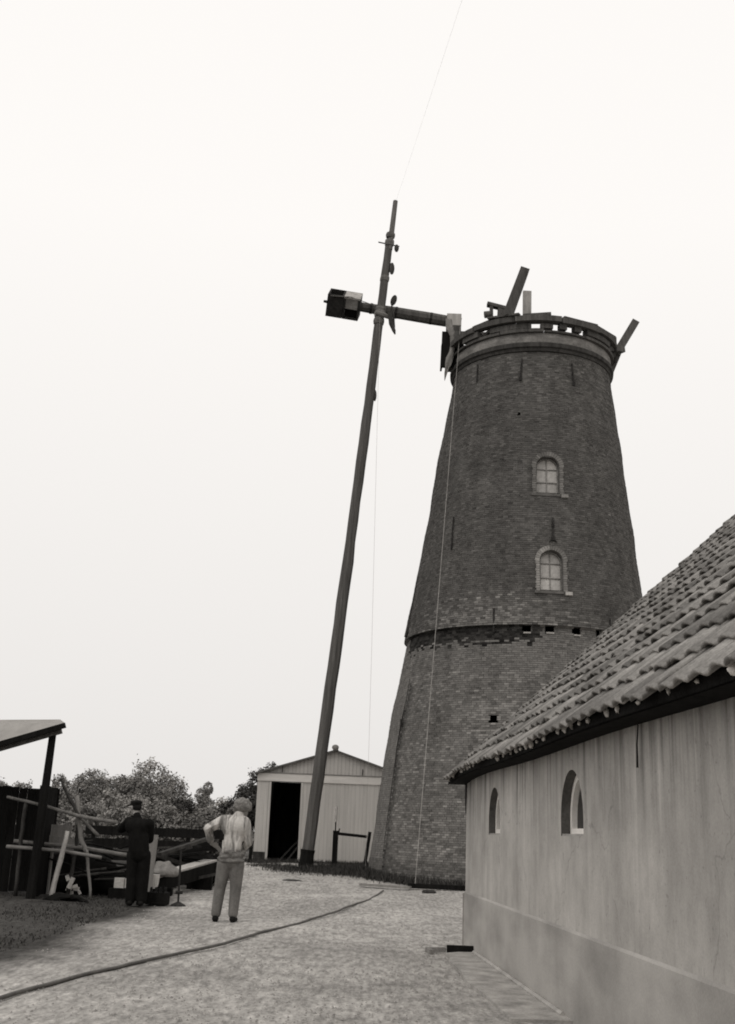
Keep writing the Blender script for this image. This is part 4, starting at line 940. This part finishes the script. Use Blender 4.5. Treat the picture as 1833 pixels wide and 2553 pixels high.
def clutter():
    # the thick beam lying on bearers, sunlit top and shaded side put into its colours
    t = thing('timber_beam', (-3.3, 22.3, .04), 'heavy timber beam with its sunlit top coloured pale, lying on bearers', 'beam')
    m = MB(); m.beam((-3.72, 21.6, .26), (-2.95, 24.4, .52), .34, .24); m.build('beam_body', 'tarred_wood', t)
    m = MB(); m.beam((-3.70, 21.62, .40), (-2.97, 24.38, .66), .30, .035); m.build('sunlit_top', 'pale_wood', t)
    for y, x, h_ in ((22.0, -3.6, .16), (23.9, -3.1, .38)): m = MB(); m.box((x, y, .04+h_/2), (.5, .18, h_)); m.build('bearer', 'tarred_wood', t)
    m = MB(); m.beam((-3.02, 24.9, ground_z(0, 24.9)+.08), (-2.8, 25.8, ground_z(0, 25.8)+.10), .26, .14); tag(m.build('stone_block', 'grey_board', loc=(-2.9, 25.4, .15)), 'grey stone block at the far end of the heavy beam', 'stone')
    m = MB(); m.beam((-3.66, 21.0, .03), (-3.62, 21.05, 1.15), .17, .05, up=(0, 1, 0)); tag(m.build('upright_board', 'grey_board', loc=(-3.65, 21, .03)), 'pale upright board right of the man in black', 'board')
    # crumpled sacking on the heap
    o = heap('sacking', 'crumpled pale sacking on the beam end', 'sack', -3.50, 21.75, .55, .4, .34, 'canvas', 9); o.location.z += .36
    # crate of bottles
    t = thing('bottle_crate', (-3.28, 20.0, .03), 'small black bottle crate on the ground beside the man in black', 'crate')
    for dx, dy, sx_, sy_ in ((0, -.14, .36, .02), (0, .14, .36, .02), (-.17, 0, .02, .26), (.17, 0, .02, .26)):
        m = MB(); m.box((-3.28+dx, 20.0+dy, .135), (sx_, sy_, .19)); m.build('crate_side', 'tarred_wood', t)
    m = MB(); m.box((-3.28, 20, .05), (.32, .26, .02)); m.build('crate_floor', 'tarred_wood', t)
    for i in range(4):
        for j in range(2):
            m = MB(); x, y = -3.40+i*.08, 19.95+j*.1; m.tube([(x, y, .06), (x, y, .21), (x, y, .25), (x, y, .31)], [.033, .033, .015, .013], 8); tag(m.build('bottle', 'glass_dark', loc=(x, y, .06)), 'dark bottle standing in the black crate', 'bottle', 'bottles in the crate')
    # jack stand
    t = thing('iron_stand', (-2.93, 20.0, .03), 'thin iron stand with round foot right of the crate', 'stand')
    m = MB(); m.tube([(-2.93, 20, .03), (-2.95, 20, .92)], .018, 6); m.build('rod', 'iron', t)
    m = MB(); m.tube([(-2.93, 20, .02), (-2.93, 20, .05), (-2.93, 20, .09)], [.14, .11, .03], 10); m.build('foot', 'iron', t)
    m = MB(); m.tube([(-2.99, 20, .24), (-2.87, 20, .24)], .03, 6); m.build('collar', 'iron', t)
    # white things among the shadows
    m = MB(); m.box((-4.18, 21.2, .30), (.17, .12, .17)); m.box((-4.01, 21.2, .30), (.13, .11, .16)); tag(m.build('white_box', 'white_thing', loc=(-4.1, 21.2, .2)), 'pair of small white boxes left of the man in black', 'box')
    m = MB(); m.box((-4.1, 21.25, .11), (.5, .3, .19)); tag(m.build('low_bench', 'tarred_wood', loc=(-4.1, 21.25, .02)), 'low black block carrying the white boxes', 'block')
    m = MB(); m.tube([(-3.60, 21.3, .22), (-3.60, 21.3, .30), (-3.60, 21.3, .46)], [.08, .10, .115], 12); tag(m.build('bucket', 'white_thing', loc=(-3.6, 21.3, .2)), 'small white bucket right of the man in black', 'bucket')
    m = MB(); m.box((-3.6, 21.3, .12), (.34, .3, .2)); tag(m.build('low_block', 'tarred_wood', loc=(-3.6, 21.3, .02)), 'black block under the white bucket', 'block')
    for k, (x, z, sx_, sz, a) in enumerate(((-4.98, .34, .10, .24, .35), (-5.06, .42, .08, .12, -.4), (-4.90, .24, .14, .08, .1), (-5.05, .22, .12, .10, .6))):
        m = MB(); m.box((x, 20.9+.06*k, z-.06), (sx_*.75, .03, sz*.8), Matrix.Rotation(a, 3, 'Y')); m.box((x+.05, 20.95+.06*k, z-.12), (sx_*.5, .04, sz*.5), Matrix.Rotation(a+.9, 3, 'Y'))
        tag(m.build('white_scrap', 'white_thing', loc=(x, 20.9, z)), ('tall white scrap leaning behind the trestle leg', 'small pale scrap on top of the rubbish', 'flat pale scrap low in the rubbish', 'pale scrap nearest the pale trestle leg')[k], 'scrap')
    # pale lid-like bowl and cloth by the rail
    m = MB(); m.ell((-3.98, 21.6, 1.02), (.17, .12, .07), nu=12, nv=6); m.tube([(-3.98, 21.6, .06), (-3.98, 21.6, 1.0)], .025, 6); tag(m.build('enamel_bowl', 'white_thing', loc=(-3.98, 21.6, .1)), 'pale bowl on a stake left of the man in black', 'bowl')
    m = MB(); m.box((-5.45, 21.35, 1.15), (.55, .04, .22)); m.box((-5.35, 21.3, .95), (.7, .04, .2), Matrix.Rotation(.1, 3, 'Y')); m.tube([(-5.5, 21.4, .05), (-5.5, 21.4, 1.2)], .03, 6); tag(m.build('washboard', 'grey_board', loc=(-5.45, 21.35, .1)), 'grey boards propped behind the trestle rail', 'boards')
    # table by the barn corner
    t = thing('bench_table', (-3.28, 34.4, .38), 'dark low table with pale top by the barn corner', 'table')
    m = MB(); m.box((-3.28, 34.4, 1.02), (.62, .5, .06)); m.build('table_top', 'pale_wood', t)
    m = MB(); m.box((-3.28, 34.4, .88), (.54, .42, .2)); m.build('apron', 'tarred_wood', t)
    for dx in (-.3, .3):
        for dy in (-.18, .18): m = MB(); m.box((-3.28+dx*.8, 34.4+dy, .58), (.06, .06, .42)); m.build('leg', 'tarred_wood', t)
clutter()

def brushwood():
    t = thing('brushwood_pile', (-5.0, 21.7, .03), 'tangled dark brushwood and poles piled behind the trestle', 'brushwood')
    for k in range(26):
        m = MB(); x = random.uniform(-6.1, -4.0); y = random.uniform(21.35, 22.2); z = random.uniform(.15, 1.0); ln = random.uniform(.5, 1.3); a = random.uniform(-.7, .7)
        d = Vector((math.cos(a)*random.choice((-1, 1)), random.uniform(-.4, .4), math.sin(a)*.6+.1)).normalized(); p = Vector((x, y, z))
        rough(m, [p-d*ln*.5, p+Vector((0, 0, random.uniform(-.05, .08))), p+d*ln*.5], (.03, .014)); m.build('branch', random.choice(('dark_wood', 'tarred_wood', 'tarred_wood', 'dark_wood')), t, smooth=True)
    t = thing('timber_stack', (-3.9, 24.0, .1), 'jumbled dark boards stacked behind the heavy beam', 'timber stack')
    for k in range(16):
        m = MB(); p = Vector((random.uniform(-4.4, -3.0), random.uniform(23.4, 24.6), random.uniform(.25, .95))); a = random.uniform(-.35, .35); b = random.uniform(-.5, .9)
        d = Vector((math.cos(b), math.sin(b), math.sin(a))).normalized()*random.uniform(.35, .8); m.beam(p-d, p+d, random.uniform(.08, .2), random.uniform(.03, .08)); m.build('board', random.choice(('tarred_wood', 'dark_wood', 'tarred_wood', 'dark_wood')), t)
brushwood()

# ------------------------------------------------------------------ people
def remesh(o, vox, it=6):
    r = o.modifiers.new('remesh', 'REMESH'); r.mode = 'VOXEL'; r.voxel_size = vox; r.use_smooth_shade = True
    s = o.modifiers.new('smooth', 'SMOOTH'); s.iterations = it; s.factor = .5
def hand(m, wrist, d, palm, side):
    # wrist point, finger direction, palm normal, thumb side
    w_, d, pn, sd_ = Vector(wrist), Vector(d).normalized(), Vector(palm).normalized(), Vector(side).normalized()
    for q in (-.022, 0, .022): m.cap_(w_+sd_*q*.6, w_+d*.075+sd_*q, .017, .015, 8)
    for k, q in enumerate((-.030, -.010, .010, .030)):
        ln = (.055, .068, .074, .066)[k]; a = w_+d*.085+sd_*q; b = a+d*ln*.55+pn*.008; c = b+d*ln*.4+pn*.028; m.cap_(a, b, .0095, .009, 8); m.cap_(b, c, .009, .008, 8)
    a = w_+d*.03+sd_*.03; b = a+d*.03+sd_*.03; m.cap_(a, b, .012, .010, 8); m.cap_(b, b+d*.03+sd_*.006+pn*.01, .010, .009, 8)
def head(m, c, face, tilt=Matrix.Identity(3)):
    c = Vector(c); f = Vector(face).normalized(); s = f.cross(Vector((0, 0, 1))).normalized(); u = s.cross(f).normalized()
    rot = Matrix((s, f, u)).transposed()
    m.ell(c, (.075, .095, .10), rot, 16, 12); m.ell(c+f*.02-u*.06, (.058, .072, .062), rot, 14, 10)
    m.ell(c+f*.098-u*.012, (.013, .02, .024), rot, 8, 6); m.ell(c+f*.083-u*.055, (.026, .014, .010), rot, 8, 6); m.ell(c+f*.075-u*.092, (.022, .02, .018), rot, 8, 6)
    for k in (-1, 1): m.ell(c+s*k*.078-u*.01, (.012, .024, .032), rot, 8, 6); m.ell(c+s*k*.03+f*.082+u*.018, (.013, .012, .009), rot, 8, 6)
    return rot, s, f, u

def person_a():
    B = Vector((-1.84, 17.25, 0)); z0 = ground_z(B.x, B.y)
    t = thing('person', B+Vector((0, 0, z0)), 'person in pale streaked shirt and grey trousers seen from behind, hand on hip', 'person', None)
    P = lambda x, y, z: B+Vector((x, y, z+z0))
    # body
    m = MB()
    hc = P(.160, .07, 1.600); face = Vector((.62, .75, -.12)); head(m, hc, face)
    m.cap_(P(.10, 0, 1.44), P(.14, .045, 1.54), .060, .054)
    m.cap_(P(.04, 0, .92), P(.065, 0, 1.34), .115, .125); m.cap_(P(-.09, 0, 1.41), P(.19, 0, 1.40), .07, .07)
    el, er = P(-.335, .02, 1.295), P(.270, .05, 1.12); wl, wr = P(-.285, .16, 1.08), P(.19, .22, 1.02)
    m.cap_(P(-.12, 0, 1.42), el, .055, .042); m.cap_(el, wl, .042, .028); m.cap_(P(.20, 0, 1.40), er, .055, .042); m.cap_(er, wr, .042, .028)
    hand(m, wl, Vector((.75, .25, -.4)), Vector((.2, .2, -.9)), Vector((.3, -.5, .6))); hand(m, wr, Vector((-.85, .3, -.1)), Vector((-.1, -.9, -.3)), Vector((0, .2, .9)))
    for hx, kx, fx in ((-.05, -.095, -.125), (.125, .125, .115)):
        m.cap_(P(hx, 0, .86), P(kx, .02, .47), .085, .055); m.cap_(P(kx, .02, .47), P(fx, -.01, .09), .055, .038); m.cap_(P(fx, 0, .05), P(fx, .12, .04), .035, .03)
    o = m.build('body', 'skin', t, smooth=True); remesh(o, .009, 2)
    # hair: a bushy mop
    h = MB(); s = face.cross(Vector((0, 0, 1))).normalized(); f = face.normalized()
    h.ell(hc+Vector((0, 0, .035))-f*.025, (.128, .125, .105), None, 16, 10)
    for _ in range(46):
        d = Vector((random.gauss(0, 1), random.gauss(0, 1), random.gauss(.3, .8))).normalized()
        if d.dot(f) > .55 and d.z < .45: continue
        if d.z < -.55: continue
        h.ell(hc+Vector((0, 0, .03))-f*.02+Vector((d.x*.118, d.y*.112, d.z*.10)), (.036, .036, .034), None, 8, 6)
    o = h.build('hair', 'hair_fair', t, smooth=True); remesh(o, .012, 2)
    # shirt
    m = MB()
    m.cap_(P(.035, 0, .96), P(.045, 0, 1.12), .135, .138, 16); m.cap_(P(.045, 0, 1.1), P(.065, 0, 1.34), .138, .142, 16)
    m.ell(P(.055, -.035, 1.33), (.195, .13, .16), None, 16, 10); m.cap_(P(-.09, -.01, 1.425), P(.19, -.01, 1.415), .078, .080); m.cap_(P(.08, 0, 1.45), P(.11, .02, 1.505), .085, .070)
    m.cap_(P(-.11, -.01, 1.415), el, .085, .068); m.cap_(el, P(-.30, .12, 1.13), .064, .054); m.cap_(P(.205, 0, 1.40), er, .084, .066); m.cap_(er, P(.215, .17, 1.05), .064, .052)
    for _ in range(14):
        m.ell(P(.05+random.uniform(-.15, .15), -.115+random.uniform(-.02, .02), random.uniform(.98, 1.38)), (.018, .024, random.uniform(.05, .12)), Matrix.Rotation(random.uniform(-.45, .25), 3, 'Y'), 8, 6)
    for k in range(7): m.ell(P(-.13-.03*k, -.05, 1.39-.014*k), (.014, .04, .05), Matrix.Rotation(.7, 3, 'Y'), 8, 6)
    o = m.build('shirt', 'shirt_cloth', t, smooth=True); remesh(o, .012, 3)
    # darker cloth bulging round the waist
    m = MB(); m.ell(P(.04, -.01, .93), (.185, .15, .085), None, 18, 10); m.ell(P(.045, -.02, .85), (.20, .158, .05), None, 18, 8)
    for _ in range(22):
        a_ = random.uniform(0, 6.28); m.ell(P(.04+.165*math.cos(a_), -.01+.13*math.sin(a_), random.uniform(.85, 1.0)), (.05, .05, .022), Matrix.Rotation(random.uniform(-.5, .5), 3, 'Y'), 8, 6)
    o = m.build('waist_cloth', 'waist_cloth_dark', t, smooth=True); remesh(o, .013, 2)
    # trousers
    m = MB(); m.ell(P(.04, -.01, .84), (.185, .135, .12), None, 16, 8)
    for hx, kx, fx in ((-.055, -.10, -.128), (.13, .13, .118)):
        m.cap_(P(hx, -.01, .80), P(kx, .015, .46), .112, .085, 14); m.cap_(P(kx, .015, .46), P(fx, -.005, .12), .085, .072, 14)
    o = m.build('trousers', 'trouser_cloth', t, smooth=True); remesh(o, .012, 3)
    for fx in (-.13, .12):
        m = MB(); m.ell(P(fx, -.04, .05), (.05, .06, .05), None, 12, 8); m.cap_(P(fx, -.03, .042), P(fx+.02*(1 if fx > 0 else -1), .15, .035), .045, .038)
        o = m.build('shoe', 'shoe_leather', t, smooth=True); remesh(o, .01, 2)
person_a()

def person_b():
    B = Vector((-3.58, 19.65, 0)); z0 = ground_z(B.x, B.y)
    t = thing('person', B+Vector((0, 0, z0)), 'person in black work clothes and cap leaning towards the trestle', 'person', None)
    P = lambda x, y, z: B+Vector((x, y, z+z0))
    m = MB(); hc = P(-.16, .08, 1.575); face = Vector((-.75, .62, -.12)); head(m, hc, face)
    m.cap_(P(-.11, .02, 1.36), P(-.145, .06, 1.50), .058, .054); m.cap_(P(-.02, 0, .95), P(-.08, 0, 1.26), .125, .13); m.cap_(P(-.24, .05, 1.33), P(.12, -.03, 1.30), .07, .07)
    el, er = P(-.40, .28, 1.21), P(.10, .2, 1.06); wl, wr = P(-.50, .52, 1.27), P(-.14, .34, 1.03)
    m.cap_(P(-.24, .05, 1.33), el, .055, .045); m.cap_(el, wl, .045, .03); m.cap_(P(.12, -.03, 1.30), er, .055, .045); m.cap_(er, wr, .045, .03)
    hand(m, wl, Vector((-.4, .85, .15)), Vector((-.2, 0, -.9)), Vector((.8, .3, .1))); hand(m, wr, Vector((-.85, .4, .0)), Vector((0, 0, -1)), Vector((.3, .8, .1)))
    for hx, kx, fx in ((-.11, -.10, -.09), (.07, .085, .09)):
        m.cap_(P(hx, 0, .88), P(kx, .03, .48), .085, .058); m.cap_(P(kx, .03, .48), P(fx, 0, .09), .055, .04); m.cap_(P(fx, 0, .05), P(fx-.06, .11, .04), .035, .03)
    o = m.build('body', 'skin', t, smooth=True); remesh(o, .009, 2)
    m = MB(); m.cap_(P(-.02, 0, .86), P(-.05, 0, 1.1), .175, .165, 16); m.cap_(P(-.05, 0, 1.08), P(-.08, 0, 1.26), .165, .155, 16); m.ell(P(-.08, -.01, 1.25), (.215, .15, .15), None, 16, 10)
    m.cap_(P(-.225, .04, 1.33), P(.115, -.03, 1.305), .08, .08); m.cap_(P(-.09, .01, 1.36), P(-.115, .03, 1.43), .08, .07)
    m.cap_(P(-.24, .05, 1.33), el, .086, .075); m.cap_(el, P(-.475, .46, 1.255), .074, .055); m.cap_(P(.12, -.03, 1.31), er, .088, .076); m.cap_(er, P(-.08, .31, 1.035), .074, .056); m.ell(P(-.01, 0, .80), (.195, .16, .13), None, 16, 8)
    o = m.build('jacket', 'cloth_black', t, smooth=True); remesh(o, .014, 3)
    m = MB(); m.ell(P(-.02, 0, .86), (.18, .14, .12), None, 16, 8)
    for hx, kx, fx in ((-.105, -.10, -.09), (.07, .085, .09)): m.cap_(P(hx, 0, .80), P(kx, .02, .46), .118, .098, 14); m.cap_(P(kx, .02, .46), P(fx, 0, .11), .098, .09, 14)
    o = m.build('trousers', 'cloth_black', t, smooth=True); remesh(o, .013, 3)
    for fx in (-.09, .09):
        m = MB(); m.ell(P(fx, -.04, .05), (.05, .06, .05), None, 12, 8); m.cap_(P(fx, -.03, .045), P(fx-.07, .13, .04), .048, .042); o = m.build('boot', 'shoe_leather', t, smooth=True); remesh(o, .01, 2)
    f = face.normalized(); m = MB(); m.ell(hc+Vector((0, 0, .055))-f*.01, (.095, .10, .065), None, 14, 8); m.ell(hc+Vector((0, 0, .075))-f*.02, (.102, .106, .04), None, 14, 8)
    m.ell(hc+f*.12+Vector((0, 0, .045)), (.06, .06, .012), None, 12, 6); o = m.build('cap', 'cloth_dark', t, smooth=True); remesh(o, .01, 2)
    h = MB(); h.ell(hc-f*.03+Vector((0, 0, -.005)), (.084, .084, .07), None, 12, 8); o = h.build('hair', 'cloth_dark', t, smooth=True)
person_b()
